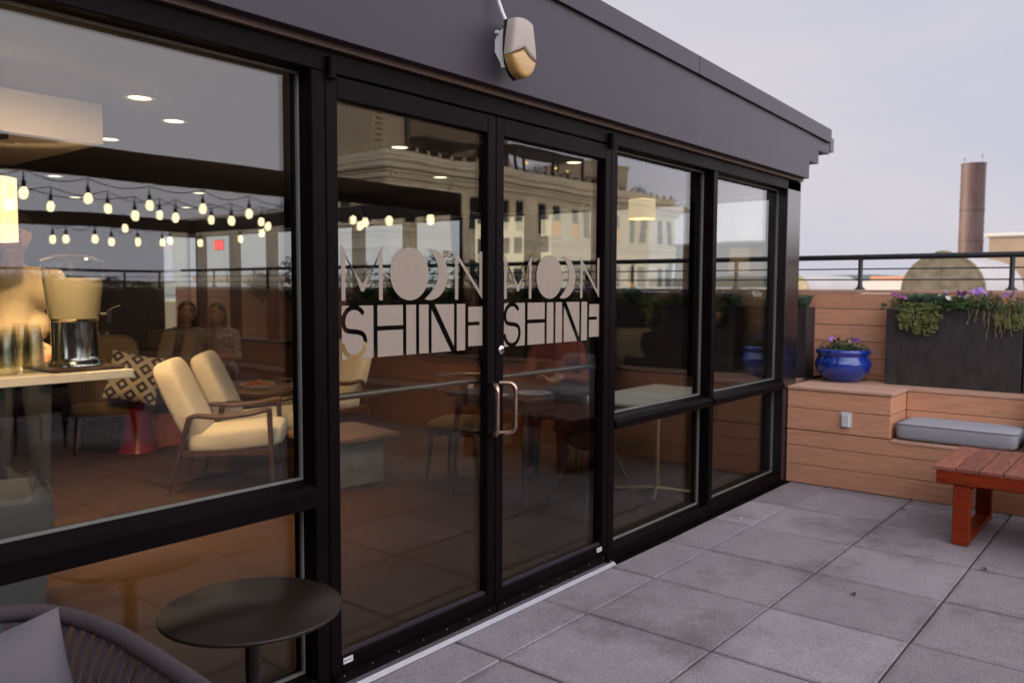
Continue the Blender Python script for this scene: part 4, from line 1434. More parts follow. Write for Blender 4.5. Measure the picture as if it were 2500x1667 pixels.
dn = obj('dentil_course', m, M_CREAM, cb); dn['kind'] = 'stuff'
m = MB()
x = CX0+.1
while x < CX1:
    m.cone((x, CY-.02, 9.25), (x, CY-.02, 9.52), .16, .05, 6); x += 1.05
y = CY-.8
while y > CY-6:
    m.cone((CX0, y, 9.25), (CX0, y, 9.52), .16, .05, 6); y -= 1.05
cs = obj('cresting', m, M_CREAMD, cb); cs['kind'] = 'stuff'
M_AMBER = emit('amber glint pane', (1.0, .50, .16), .35)  # panes glow in place of reflected pergola bulbs
def cwin(xc, z0, z1, w, glintp=False, arch=False, side=False):
    t = .14
    if not side:
        F = lambda u, d, z: (xc+u, CY+d, z)
    else:
        F = lambda u, d, z: (CX0-d, xc+u, z)
    def bx(name, u0, u1, d0, d1, a, b, material, parent):
        P, Q = F(u0, d0, a), F(u1, d1, b)
        lo = [min(P[i], Q[i]) for i in range(3)]; hi = [max(P[i], Q[i]) for i in range(3)]
        return obj(name, MB().box(lo[0], hi[0], lo[1], hi[1], lo[2], hi[2]), material, parent)
    f = bx('window', -w/2, w/2, .001, .05, z0, z1, M_CREAMD, cb)
    bx('pane', -w/2+.07, w/2-.07, .051, .06, z0+.08, (z0+z1)/2-.03, M_AMBER if glintp else M_WIN, f)
    bx('pane', -w/2+.07, w/2-.07, .051, .06, (z0+z1)/2+.03, z1-.08, M_WIN, f)
    bx('jamb', -w/2-t, -w/2-.001, .001, .16, z0, z1, M_CREAM, f)
    bx('jamb', w/2+.001, w/2+t, .001, .16, z0, z1, M_CREAM, f)
    bx('lintel', -w/2-t, w/2+t, .001, .20, z1+.001, z1+.22, M_CREAM, f)
    bx('sill', -w/2-t-.05, w/2+t+.05, .001, .28, z0-.16, z0-.001, M_CREAM, f)
x = 33.2
k = 0
while x < CX1-2:
    for d in (0, 1.58):
        if x+d < CX1-1:
            cwin(x+d, 5.15, 7.25, 1.0, k in (7, 8, 11))
            cwin(x+d, .6, 3.3, 1.1, k % 5 == 2)
            k += 1
    x += 4.15
for d in (1.8, 3.6):
    cwin(CY-d, 5.15, 7.25, 1.0, False, False, True)
# rooftop structures of that building
ph = empty('rooftop_penthouse', (34, -36, 9))
tag(ph, 'tall tan stucco penthouse above the cornice of the cream building', 'building')
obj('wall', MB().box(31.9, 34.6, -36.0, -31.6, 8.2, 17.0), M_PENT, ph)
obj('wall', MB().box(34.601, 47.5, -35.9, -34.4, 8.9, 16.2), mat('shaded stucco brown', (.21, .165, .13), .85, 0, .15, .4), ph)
f = obj('window', MB().box(32.9, 33.6, -31.599, -31.55, 12.2, 13.6), M_WIN, ph)
obj('flue', MB().cone((34.3, -31.3, 9.0), (34.3, -31.3, 12.0), .14, .14, 10), M_BLACK, ph, True)
for j in range(9):
    obj('ladder_rung', MB().box(32.15, 32.6, -31.59, -31.5, 9.6+.3*j, 9.65+.3*j), M_BLACK, ph)
ph2 = empty('rooftop_penthouse', (57.5, -34, 9))
tag(ph2, 'small square tan roof house beside a white pole on the cream building', 'building')
obj('wall', MB().box(55.8, 61.0, -37.5, -32.4, 8.9, 11.5), M_PENT, ph2)
obj('coping', MB().cbox(55.7, 61.1, -37.6, -32.3, 11.502, 11.7, .03), M_PENT, ph2)
fp = empty('flag_pole', (56.4, -31.2, 8.9))
tag(fp, 'slim white pole on the roof of the cream building', 'pole')
obj('shaft', MB().cone((56.4, -31.2, 8.9), (56.4, -31.2, 12.4), .16, .14, 10), M_WHITEPL, fp, True)
def pergola(x0, x1, y0, y1, zt, label, lamps=()):
    p = empty('pergola', ((x0+x1)/2, (y0+y1)/2, 8.9))
    tag(p, label, 'pergola')
    for x_ in (x0+.1, (x0+x1)/2, x1-.1):
        for y_ in (y0+.1, y1-.1):
            obj('post', MB().box(x_-.08, x_+.08, y_-.08, y_+.08, 8.9, zt-.25), M_BLACK, p)
    obj('canopy', MB().cbox(x0, x1, y0, y1, zt-.249, zt, .05), M_BLACK, p)
    obj('handrail', MB().box(x0-.3, x1+.3, y1+.2, y1+.28, 9.6, 9.68), M_BLACK, p)
    for (x_, z_) in lamps:
        obj('lamp', MB().sup((x_, y1-.3, z_), (.09, .09, .09), 1, 1, None, 10, 6), emit('pergola lamp', (1, .62, .2), 9.0), p, True)
pergola(36.0, 40.6, -33.6, -31.2, 10.7, 'small dark roof shelter above the cornice of the cream building')
pergola(44.6, 53.2, -34.2, -31.4, 11.4, 'long dark roof terrace canopy with small lamps above the cream cornice', ((46.2, 10.3), (49.6, 10.25), (51.3, 10.2)))
hr = random.Random(77)
for k in range(16):
    xx = 36.0 + 1.75*k
    shrub('roof_shrub', xx, -30.9, 9.0, .75, .9+.5*hr.random(), 150, 300+k, 'dark shrub on the roof terrace of the cream building', 'shrubs on the cream building roof', k % 2 == 0)

# ------------------------------------------------------------------ lounge interior: lights
WARM = (1.0, .62, .31)
M_LENS = emit('downlight lens', (1.0, .80, .52), 3.0)
M_BULB = emit('string bulb', (1.0, .74, .42), 15.0)
def downlight(x, y, z, label, power=14, lamp=True, aim=None):
    d = empty('downlight', (x, y, z))
    tag(d, label, 'light', 'recessed ceiling lights')
    obj('trim', MB().lathe([(.085, -.001), (.085, -.006), (.062, -.008), (.060, -.0025)], (x, y, z), 24), M_WHITEPL, d, True)
    obj('lens', MB().lathe([(0, -.003), (.060, -.003)], (x, y, z), 24), M_LENS, d)
    if lamp:
        ld = bpy.data.lights.new('downlight_lamp', 'SPOT')
        ld.energy = power; ld.color = WARM; ld.spot_size = R(88); ld.spot_blend = .7; ld.shadow_soft_size = .05
        lo = bpy.data.objects.new('downlight_lamp', ld); C.objects.link(lo)
        lo.parent = d
        lo.location = (0, 0, -.02)
        if aim: lo.rotation_euler = (Vector((x, y, z)) - Vector(aim)).to_track_quat('Z', 'Y').to_euler()
DL = [(2.30, 4.55), (2.75, 5.01), (2.80, 5.99), (4.35, 10.2), (5.80, 10.3), (5.69, 5.53), (5.70, 4.0), (4.3, 4.6), (3.4, 8.4), (5.0, 8.6), (4.0, 3.3), (1.12, 3.25), (.6, 8.0), (2.2, 9.4)]
for k, (x, y) in enumerate(DL):
    if x < 2.25 and 4.89 < y < 6.25: continue
    downlight(x, y, 2.53, 'round recessed downlight in the lounge ceiling', (4 if x > 3.5 and y < 5 else 95 if x > 2 else 190) if y < 7 else 12, True, (1.78, 4.75, 1.25) if x < 2 and y < 4 else None)  # the aimed lamp is added out of view to brighten the bar

def string_light(label, bulbs, zc):
    """cable slung between the ends with bulbs on short droppers"""
    jr_ = random.Random(label)
    bulbs = [(b[0] + jr_.uniform(-.05, .05), 4.8-b[1] + jr_.uniform(-.08, .08), b[2] + jr_.uniform(-.035, .03)) for b in bulbs]      # hung under the pergola, seen mirrored in the glass
    s_ = empty('string_light', (bulbs[0][0], bulbs[0][1], zc))
    tag(s_, label, 'string lights', 'string lights under the pergola')
    pts = []
    ends = [(bulbs[0][0]*1.5-bulbs[1][0]*.5, bulbs[0][1]*1.5-bulbs[1][1]*.5, zc+.03)] + [(b[0], b[1], b[2]+.17) for b in bulbs] + [(bulbs[-1][0]*1.5-bulbs[-2][0]*.5, bulbs[-1][1]*1.5-bulbs[-2][1]*.5, zc+.03)]
    for a, b in zip(ends, ends[1:]):
        for k in range(6):
            t = k/6
            pts.append((a[0]+(b[0]-a[0])*t, a[1]+(b[1]-a[1])*t, a[2]+(b[2]-a[2])*t + (-.035-.05*abs(math.sin(7*a[0]+3*a[1])))*math.sin(PI*t)))
    pts.append(ends[-1])
    obj('cable', MB().tube(pts, .004, 6), M_BLACK, s_)
    for (x, y, z) in bulbs:
        b = obj('bulb', MB().lathe([(0, -.052), (.017, -.049), (.028, -.033), (.0325, -.010), (.031, .012), (.023, .033), (.015, .042), (0, .043)], (x, y, z), 14), M_BULB, s_, True)
        obj('socket', MB().lathe([(0, .0435), (.016, .0435), (.017, .085), (.008, .095), (.004, .168), (0, .169)], (x, y, z), 10), M_BLACK, b, True)
string_light('string of bulbs hanging along the near beam of the pergola', [(1.95, 7.0, 2.24), (2.50, 6.75, 2.20), (3.14, 7.11, 2.20), (3.615, 7.0, 2.20), (4.136, 7.01, 2.20), (4.706, 7.04, 2.20), (5.30, 7.05, 2.21), (5.9, 7.08, 2.21)], 2.42)
string_light('string of bulbs across the middle of the pergola', [(2.3, 7.85, 2.22), (3.17, 7.84, 2.20), (3.7, 7.87, 2.21), (4.28, 7.92, 2.20), (4.89, 8.03, 2.20), (5.5, 8.0, 2.21)], 2.40)
string_light('string of bulbs hanging low before the far beam of the pergola', [(3.886, 9.6, 2.014), (4.04, 9.62, 2.026), (4.34, 9.6, 2.0), (4.555, 9.4, 2.13), (4.59, 9.75, 2.02), (4.778, 9.6, 2.022), (5.11, 9.6, 2.05), (5.21, 9.62, 2.03), (5.65, 9.62, 2.06), (6.05, 9.4, 2.13)], 2.30)
string_light('string of bulbs slung along the side beam of the pergola', [(5.15, 5.2, 2.10), (5.213, 5.738, 2.10), (5.378, 6.15, 2.10), (5.65, 6.60, 2.10), (5.60, 7.4, 2.11), (5.75, 8.4, 2.12)], 2.35)
string_light('shorter string of bulbs close behind the near beam of the pergola', [(2.62, 7.2, 2.12), (3.62, 7.22, 2.14), (4.16, 7.35, 2.12), (4.66, 7.3, 2.13), (5.2, 7.4, 2.13)], 2.40)

M_SHADE = emit('lit perforated shade', (1.0, .70, .36), 1.0)
def shade_mat():
    m, n, l, p = nodes('glowing perforated metal')
    tc = n.new('ShaderNodeTexCoord'); v = n.new('ShaderNodeTexVoronoi'); v.inputs['Scale'].default_value = 95; v.inputs['Randomness'].default_value = 0
    l.new(tc.outputs['Object'], v.inputs['Vector'])
    r = n.new('ShaderNodeValToRGB'); r.color_ramp.elements[0].position = .25; r.color_ramp.elements[0].color = (1, .72, .38, 1)
    r.color_ramp.elements[1].position = .45; r.color_ramp.elements[1].color = (.55, .33, .14, 1)
    l.new(v.outputs['Distance'], r.inputs['Fac'])
    l.new(r.outputs['Color'], p.inputs['Emission Color']); p.inputs['Emission Strength'].default_value = 1.9
    p.inputs['Base Color'].default_value = (.6, .5, .35, 1)
    return m
M_PERF = shade_mat()
def pendant(name, x, y, z0, z1, r, zc, label, shade):
    p = empty(name, (x, y, zc))
    tag(p, label, 'lamp')
    obj('canopy', MB().lathe([(0, 0), (.105, 0), (.105, -.028), (0, -.03)], (x, y, zc), 24), M_BLACK, p, True)
    obj('stem', MB().cone((x, y, zc-.03), (x, y, z1+.03), .009, .009, 8), M_BLACK, p, True)
    obj('cap', MB().lathe([(0, .03), (.09, .028), (.10, .0), (0, .0)], (x, y, z1), 24), M_BLACK, p, True)
    obj('shade', MB().lathe([(r, 0), (r, z1-z0-.004)], (x, y, z0), 32), shade, p, True)
    obj('bulb', MB().sup((x, y, (z0+z1)/2), (.03, .03, .045), 1, 1, None, 12, 8), M_BULB, p, True)
    if z0 > 1.8: return
    for en, sz, rx, zz_ in ((52, 100, 0, z0+.12), (75, 130, PI, z1-.05)):
        ld = bpy.data.lights.new('pendant_lamp', 'SPOT'); ld.energy = en; ld.color = WARM; ld.shadow_soft_size = .03; ld.spot_size = R(sz); ld.spot_blend = .6
        lo = bpy.data.objects.new('pendant_lamp', ld); C.objects.link(lo); lo.parent = p; lo.location = (0, 0, zz_-zc); lo.rotation_euler = (rx, 0, 0)
pendant('pendant_lamp', 1.475, 4.42, 1.705, 1.99, .135, 2.297, 'glowing perforated drum lamp hanging over the bar counter', M_PERF) if False else None
pendant('pendant_lamp', 1.665, 4.95, 1.72, 2.06, .135, 2.297, 'glowing perforated drum lamp hanging over the bar counter', M_PERF)
pendant('pendant_lamp', 5.45, 3.20, 2.005, 2.15, .10, 2.527, 'small glowing drum lamp over the white topped dining table', emit('linen shade', (1.0, .80, .50), .32))

# ------------------------------------------------------------------ bar counter and what stands on it
M_CTOP = mat('white quartz', (.62, .60, .55), .3, 0, .06, 20)
bar = empty('bar_counter', (.7, 4.3, 0))
tag(bar, 'white topped bar counter with an overhanging end', 'counter')
CZ, CY0, CX1_ = 1.068, 4.12, 2.02
obj('counter_top', MB().cbox(-2.2, CX1_, CY0, CY0+.52, CZ-.045, CZ, .004), M_CTOP, bar)
obj('cabinet', MB().cbox(-2.2, .55, CY0+.12, CY0+.50, .005, CZ-.046, .004), M_DARKWOOD, bar)
for yy in (CY0+.04, CY0+.46):
    obj('leg', MB().box(CX1_-.62, CX1_-.58, yy, yy+.04, .005, CZ-.046), M_BLACK, bar)
obj('foot_rail', MB().cone((.56, CY0+.06, .2), (CX1_-.60, CY0+.06, .2), .012, .012, 10), M_STEEL, bar, True)
bd = obj('serving_board', MB().cbox(1.65, 2.00, 4.17, 4.53, CZ+.0005, CZ+.016, .004), M_DARKWOOD)
tag(bd, 'dark square board under the drink dispenser', 'board')
DX, DY, DZ = 1.825, 4.33, CZ+.017
dp = empty('drink_dispenser', (DX, DY, DZ))
tag(dp, 'clear lemonade dispenser with a steel base and black spigot on the bar', 'dispenser')
obj('base', MB().lathe([(0, 0), (.122, 0), (.124, .006), (.112, .02), (.106, .05), (.106, .215), (.108, .222), (0, .223)], (DX, DY, DZ), 48), M_STEEL, dp, True, angle=60)
obj('foot_ring', MB().lathe([(.126, .0), (.138, .004), (.136, .018), (.118, .032)], (DX, DY, DZ), 40), M_CLEAR, dp, True)
obj('jar', MB().lathe([(.104, .226), (.112, .232), (.122, .30), (.134, .40), (.141, .50), (.142, .515), (.139, .515), (.138, .50), (.131, .40), (.119, .30), (.109, .235)], (DX, DY, DZ), 48), M_CLEAR, dp, True, angle=70)
def cloudy():
    m, n, l, p = nodes('cloudy lemonade')
    p.inputs['Base Color'].default_value = (.72, .62, .40, 1); p.inputs['Roughness'].default_value = .12
    p.inputs['Subsurface Weight'].default_value = .6; p.inputs['Subsurface Radius'].default_value = (.05, .04, .02)
    tc = n.new('ShaderNodeTexCoord'); z = n.new('ShaderNodeTexNoise'); z.inputs['Scale'].default_value = 14
    l.new(tc.outputs['Object'], z.inputs['Vector'])
    r = n.new('ShaderNodeValToRGB'); r.color_ramp.elements[0].color = (.84, .78, .60, 1); r.color_ramp.elements[1].color = (.95, .91, .77, 1)
    l.new(z.outputs['Fac'], r.inputs['Fac']); l.new(r.outputs['Color'], p.inputs['Base Color'])
    tl = n.new('ShaderNodeBsdfTranslucent'); l.new(r.outputs['Color'], tl.inputs['Color'])
    mx = n.new('ShaderNodeMixShader'); mx.inputs['Fac'].default_value = .5
    p.inputs['Subsurface Weight'].default_value = 0
    l.new(p.outputs['BSDF'], mx.inputs[1]); l.new(tl.outputs['BSDF'], mx.inputs[2]); l.new(mx.outputs['Shader'], n['Material Output'].inputs['Surface'])
    return m
obj('lemonade', MB().lathe([(0, .236), (.106, .237), (.117, .30), (.129, .40), (.1325, .44), (0, .441)], (DX, DY, DZ), 40), cloudy(), dp, True, angle=60)
obj('ice_chute', MB().cone((DX, DY, .442+DZ), (DX, DY, .50+DZ), .03, .03, 16), M_CLEAR, dp, True)
lid = obj('lid', MB().lathe([(.146, .512), (.147, .522), (.138, .532), (.09, .552), (.03, .560), (0, .561)], (DX, DY, DZ), 40), M_CLEAR, dp, True)
obj('knob', MB().lathe([(.012, .560), (.018, .575), (.0, .578)], (DX, DY, DZ), 16), M_CLEAR, lid, True)
sd_ = Vector((.78, -.35, 0)).normalized()
q0 = Vector((DX, DY, DZ+.255)) + sd_*.108
sp = MB().cone(q0, q0+sd_*.05, .011, .011, 12)
sp.cone(q0+sd_*.052+Vector((0, 0, .022)), q0+sd_*.052+Vector((0, 0, -.042)), .014, .011, 12)
obj('spigot', sp, M_BLACK, dp, True)
obj('spigot_lever', MB().tube([q0+sd_*.052+Vector((0, 0, .02)), q0+sd_*.07+Vector((0, 0, .034)), q0+sd_*.105+Vector((0, 0, .045))], .005, 6), M_BLACK, dp, True)
bg_ = Vector((.45, -.89, 0)).normalized(); bs = Vector((0, 0, 1)).cross(bg_)
bm_ = MB(); c_ = Vector((DX, DY, DZ+.058)) + bg_*.1065
bm_.add([c_-bs*.018+Vector((0, 0, -.008)), c_+bs*.018+Vector((0, 0, -.008)), c_+bs*.018+Vector((0, 0, .008)), c_-bs*.018+Vector((0, 0, .008))], [(0, 1, 2, 3)])
obj('badge', bm_, M_BLACK, dp)

cup_src = None
for si, (x, y, n_) in enumerate([(1.60, 4.25, 13), (1.53, 4.36, 12), (1.62, 4.45, 13), (1.475, 4.24, 11)]):
    cs_ = empty('cup_stack', (x, y, CZ+.001), local=True)
    tag(cs_, 'upside-down stack of clear plastic cups on the bar beside the dispenser', 'cups', 'cup stacks on the bar')
    for k in range(n_):
        if cup_src is None:
            cup_src = obj('cup', MB().lathe([(.046, 0), (.047, .004), (.045, .007), (.0325, .113), (.030, .114), (0, .114)], (0, 0, 0), 24), M_CLEAR, cs_, True, angle=60)
        else:
            clone('cup', cup_src, cs_, Matrix.Translation((0, 0, .0098*k)))
cd = empty('wooden_caddy', (1.33, 4.20, CZ))
tag(cd, 'small wooden caddy at the edge of the bar', 'caddy')
obj('box', MB().cbox(1.24, 1.405, 4.15, 4.25, CZ+.001, CZ+.085, .004), M_TEAK, cd)
obj('straws', MB().cone((1.32, 4.2, CZ+.0855), (1.34, 4.21, CZ+.16), .03, .035, 10), M_BLACK, cd)

# trash bin
tr_ = empty('trash_bin', (1.25, 3.92, 0), R(-14), local=True)
tag(tr_, 'grey plastic trash bin with a clear liner folded over its rim, under the bar', 'bin')
M_BIN = mat('grey bin plastic', (.11, .11, .10), .5, 0, .1, 6)
m = MB()
w0, w1, d0, d1, h_ = .19, .235, .23, .27, .60
m.add([(-w0, -d0, 0.004), (w0, -d0, 0.004), (w0, d0, 0.004), (-w0, d0, 0.004), (-w1, -d1, h_), (w1, -d1, h_), (w1, d1, h_), (-w1, d1, h_)], [(3,2,1,0),(0,1,5,4),(1,2,6,5),(2,3,7,6),(3,0,4,7)])
obj('body', m, M_BIN, tr_, bevel=.012)
m = MB()
NN = 72; rows_ = [(1.03, .64), (1.07, .60), (1.06, .54), (1.09, .50), (1.055, .455), (1.07, .43)]
r9 = random.Random(9)
vs_, fs_ = [], []
for j, (s_, z) in enumerate(rows_):
    for k in range(NN):
        t = 2*PI*k/NN
        pwf = lambda x, e: math.copysign(abs(x)**e, x)
        jit = 1 + r9.uniform(-.012, .012) + .016*math.sin(11*t+j*1.7)
        vs_.append((w1*s_*jit*pwf(math.cos(t), .35), d1*s_*jit*pwf(math.sin(t), .35), z + .018*math.sin(5*t+j) + r9.uniform(-.008, .008)))
for j in range(len(rows_)-1):
    for k in range(NN):
        fs_.append((j*NN+k, j*NN+(k+1) % NN, (j+1)*NN+(k+1) % NN, (j+1)*NN+k))
m.add(vs_, fs_)
def bagmat():
    m, n, l, p = nodes('milky bin liner')
    p.inputs['Base Color'].default_value = (.16, .155, .135, 1); p.inputs['Roughness'].default_value = .3
    tr = n.new('ShaderNodeBsdfTransparent'); mx = n.new('ShaderNodeMixShader'); mx.inputs['Fac'].default_value = .45
    l.new(tr.outputs['BSDF'], mx.inputs[1]); l.new(p.outputs['BSDF'], mx.inputs[2]); l.new(mx.outputs['Shader'], n['Material Output'].inputs['Surface'])
    return m
obj('liner', m, bagmat(), tr_, True, angle=60)

# ------------------------------------------------------------------ lounge furniture
M_IVORY = mat('ivory upholstery', (.62, .57, .47), .9, 0, .08, 40, .2, 200)
M_WALNUT = mat('walnut frame', (.060, .026, .014), .4, 0, .3, 6, stretch=(6, 6, 1))
M_TANFAB = mat('tan upholstery', (.22, .15, .085), .9, 0, .1, 40)
def lounge_chair():
    t = empty('lounge_chair', local=True)
    obj('seat', MB().sup((.14, 0, .375), (.34, .285, .085), .42, .30, Matrix.Rotation(R(-5), 4, 'Y').to_3x3(), 40, 14), M_IVORY, t, True, angle=180)
    obj('backrest', MB().sup((-.245, 0, .655), (.085, .285, .31), .45, .36, Matrix.Rotation(R(-24), 4, 'Y').to_3x3(), 40, 14), M_IVORY, t, True, angle=180)
    for s_ in (-1, 1):
        y = .305*s_
        arm = [(-.17, y, .545), (-.10, y, .565), (.06, y*1.03, .555), (.25, y*1.04, .575), (.375, y*1.02, .600), (.41, y, .595)]
        obj('armrest', MB().tube(smooth_pts([Vector(p) for p in arm], 5), .017, 8, lambda u: .014+.008*math.sin(PI*u)), M_WALNUT, t, True)
        obj('leg', MB().cone((-.305, y, .003), (-.155, y, .545), .014, .021, 10), M_WALNUT, t, True)
        obj('leg', MB().cone((.415, y, .003), (.395, y, .592), .013, .020, 10), M_WALNUT, t, True)
        obj('side_rail', MB().box(-.24, .395, y-.011*s_-.009, y-.011*s_+.009, .275, .315), M_WALNUT, t)
    obj('front_rail', MB().box(.375, .397, -.29, .29, .272, .312), M_WALNUT, t)
    return t
lc = lounge_chair()
place(lc, 3.37, 5.57, .005, R(-41)); tag(lc, 'ivory lounge chair with walnut arms standing nearest the bar', 'chair')
c2 = copy_tree(lc); place(c2, 3.90, 6.00, .005, R(-41)); c2['label'] = 'ivory lounge chair with walnut arms beside the food table'
c3 = copy_tree(lc); place(c3, 5.15, 6.55, .005, R(195)); c3['label'] = 'ivory lounge chair behind the coffee table, seen through the lettered door'

def simple_table(name, cx, cy, w, d, h, rz, top_m, leg_m, label, t=.035):
    e = empty(name, (cx, cy, .005), R(rz), local=True)
    tag(e, label, 'table')
    obj('table_top', MB().cbox(-w/2, w/2, -d/2, d/2, h-t, h, .006), top_m, e)
    for sx_ in (-1, 1):
        for sy_ in (-1, 1):
            obj('leg', MB().cone((sx_*(w/2-.05), sy_*(d/2-.05), .0), (sx_*(w/2-.07), sy_*(d/2-.07), h-t), .016, .024, 10), leg_m, e, True)
    obj('apron', MB().box(-w/2+.06, w/2-.06, -d/2+.06, d/2-.06, h-t-.06, h-t-.001), leg_m, e)
    return e
simple_table('food_table', 4.62, 6.85, 1.0, .70, .55, -30, mat('honey oak top', (.24, .13, .06), .35, 0, .25, 5, stretch=(1, 10, 1)), M_WALNUT, 'oak table with a basket of fried food beside the lounge chairs')
fb = empty('food_basket', (4.42, 6.66, .555))
tag(fb, 'paper lined tray heaped with orange fried food on the oak table', 'food')
obj('tray', MB().lathe([(0, 0.001), (.13, .001), (.16, .03), (.155, .032), (.125, .006), (0, .006)], (4.42, 6.66, .556), 24), M_WHITEPL, fb, True)
M_FRY = mat('orange fried food', (.55, .17, .03), .6, 0, .35, 20)
r6 = random.Random(6)
m = MB()
for k in range(46):
    a, rr = r6.uniform(0, 2*PI), .13*math.sqrt(r6.random())
    m.sup((4.42+rr*math.cos(a), 6.66+rr*math.sin(a), .575+.06*(1-rr/.13)*r6.random()), (r6.uniform(.02, .045), .012, .010), .8, .8, Euler((r6.uniform(0, 3), r6.uniform(-.5, .5), r6.uniform(0, 6))).to_matrix(), 8, 5)
o = obj('fries', m, M_FRY, fb, True); o['kind'] = 'stuff'
gl_ = obj('tumbler', MB().lathe([(0, 0), (.032, 0), (.038, .11), (.035, .11), (.029, .006), (0, .006)], (4.60, 7.02, .556), 20), M_CLEAR, None, True)
tag(gl_, 'empty clear tumbler on the oak food table', 'glass')

# pale block coffee table
ct = empty('coffee_table', (4.02, 4.98, .005), R(-8), local=True)
tag(ct, 'square coffee table with a pale block base and wooden top behind the door', 'table')
obj('block', MB().cbox(-.24, .24, -.24, .24, 0, .345, .01), mat('grey green concrete', (.17, .165, .13), .8, 0, .15, 8), ct)
obj('table_top', MB().cbox(-.33, .33, -.33, .33, .346, .385, .006), mat('walnut slab', (.21, .115, .06), .4, 0, .25, 5, stretch=(1, 9, 1)), ct)

# wooden spindle chair
def spindle_chair(x, y, rz, label):
    t = empty('spindle_chair', (x, y, .005), R(rz), local=True)
    tag(t, label, 'chair')
    obj('seat', MB().sup((0, 0, .43), (.23, .23, .035), .4, .35, None, 32, 10), M_TANFAB, t, True, angle=180)
    obj('seat_frame', MB().cbox(-.21, .21, -.21, .21, .36, .394, .008), M_WALNUT, t)
    for sx_ in (-1, 1):
        for sy_ in (-1, 1):
            obj('leg', MB().cone((sx_*.21, sy_*.21, 0), (sx_*.18, sy_*.18, .36), .013, .02, 10), M_WALNUT, t, True)
    top_ = []
    for k in range(13):
        a = R(100+160*k/12)
        p0 = Vector((.20*math.cos(a), .20*math.sin(a), .40)); p1 = Vector((.26*math.cos(a), .26*math.sin(a), .78))
        top_.append(p1)
        if k % 2 == 0:
            obj('spindle', MB().cone(p0, p1, .007, .007, 8), M_WALNUT, t, True)
    obj('back_rail', MB().tube(top_, .016, 8), M_WALNUT, t, True)
    return t
spindle_chair(4.72, 4.35, 200, 'wooden spindle back chair with a tan seat beside the coffee table')
simple_table('dark_table', 4.75, 3.72, 1.0, .75, .74, 0, M_DARKWOOD, M_DARKWOOD, 'dark wooden dining table with papers behind the lettered door')
pl = empty('plate', (4.50, 3.48, .75)); tag(pl, 'patterned plate on the dark dining table', 'plate')
obj('dish', MB().lathe([(0, 0.001), (.07, .001), (.125, .018), (.122, .021), (.07, .005), (0, .005)], (4.5, 3.48, .746), 32), mat('blue grey patterned china', (.10, .11, .16), .3, 0, .5, 45, col2=(.5, .5, .52)), pl, True)
pp_ = obj('menu_card', MB().box(4.30, 4.40, 3.62, 3.78, .7465, .752), M_WHITEPL); tag(pp_, 'white menu card lying on the dark dining table', 'card')

# white topped table on a brass star base
wt = empty('dining_table', (5.16, 2.935, .005)); tag(wt, 'white topped dining table on a brass star base just inside the window', 'table')
M_BRASS = mat('satin brass', (.55, .42, .22), .35, 1.0, .1, 20)
obj('table_top', MB().cbox(4.60, 5.70, 2.66, 3.21, .715, .742, .008), mat('cream laminate', (.50, .47, .38), .45, 0, .08, 10), wt)
obj('column', MB().cone((5.27, 2.94, .03), (5.27, 2.94, .714), .022, .022, 14), M_BRASS, wt, True)
for a in (25, 115, 205, 295):
    c_, s_ = math.cos(R(a)), math.sin(R(a))
    f = obj('foot', MB().cone((5.27, 2.94, .045), (5.27+.30*c_, 2.94+.30*s_, .022), .016, .012, 10), M_BRASS, wt, True)
    obj('glide', MB().cone((5.27+.29*c_, 2.94+.29*s_, .004), (5.27+.29*c_, 2.94+.29*s_, .03), .014, .012, 10), M_BLACK, f, True)
sh = empty('shell_chair', (4.55, 3.02, .005), R(-20), local=True); tag(sh, 'black shell chair on thin wire legs drawn up to the white table', 'chair')
m = MB(); vs_, fs_ = [], []
prof_ = [(.22, .43), (.12, .435), (.0, .425), (-.10, .43), (-.17, .48), (-.20, .58), (-.22, .70), (-.235, .80)]
for i, (u, z) in enumerate(prof_):
    for j in range(9):
        v = (j-4)/4
        w = .22 - .02*(i > 5)*(i-5)
        vs_.append((u + (.05*v*v if i > 4 else 0), v*w, z + .05*v*v*(1 if i < 5 else .2)))
for i in range(len(prof_)-1):
    for j in range(8):
        q = i*9+j; fs_.append((q, q+1, q+10, q+9))
m.add(vs_, fs_)
o = obj('shell', m, M_BLACK, sh, True, angle=180); s_ = o.modifiers.new('thickness', 'SOLIDIFY'); s_.thickness = .008
for sx_ in (-1, 1):
    for sy_ in (-1, 1):
        obj('leg', MB().tube([(sx_*.10, sy_*.10, .42), (sx_*.17, sy_*.18, .2), (sx_*.22, sy_*.22, .003)], .006, 6), M_BLACK, sh, True)

# tan wing chairs, patterned pillow, red stool, corner sofa
def wing_chair(x, y, rz, label):
    t = empty('wing_chair', (x, y, .005), R(rz), local=True); tag(t, label, 'chair')
    obj('seat', MB().sup((.05, 0, .40), (.30, .29, .08), .4, .3, None, 32, 12), M_TANFAB, t, True, angle=180)
    obj('backrest', MB().sup((-.22, 0, .72), (.07, .29, .34), .4, .3, Matrix.Rotation(R(-12), 4, 'Y').to_3x3(), 32, 12), M_TANFAB, t, True, angle=180)
    for sx_ in (-1, 1):
        for sy_ in (-1, 1):
            obj('leg', MB().cone((sx_*.24, sy_*.24, 0), (sx_*.2, sy_*.2, .34), .012, .02, 8), M_WALNUT, t, True)
wing_chair(3.95, 7.95, 150, 'tan high-backed chair next to the sofa end')
wing_chair(4.35, 8.15, 140, 'tan high-backed chair beside the seated pair')
wing_chair(3.45, 7.55, 60, 'tan chair holding the diamond patterned pillow')
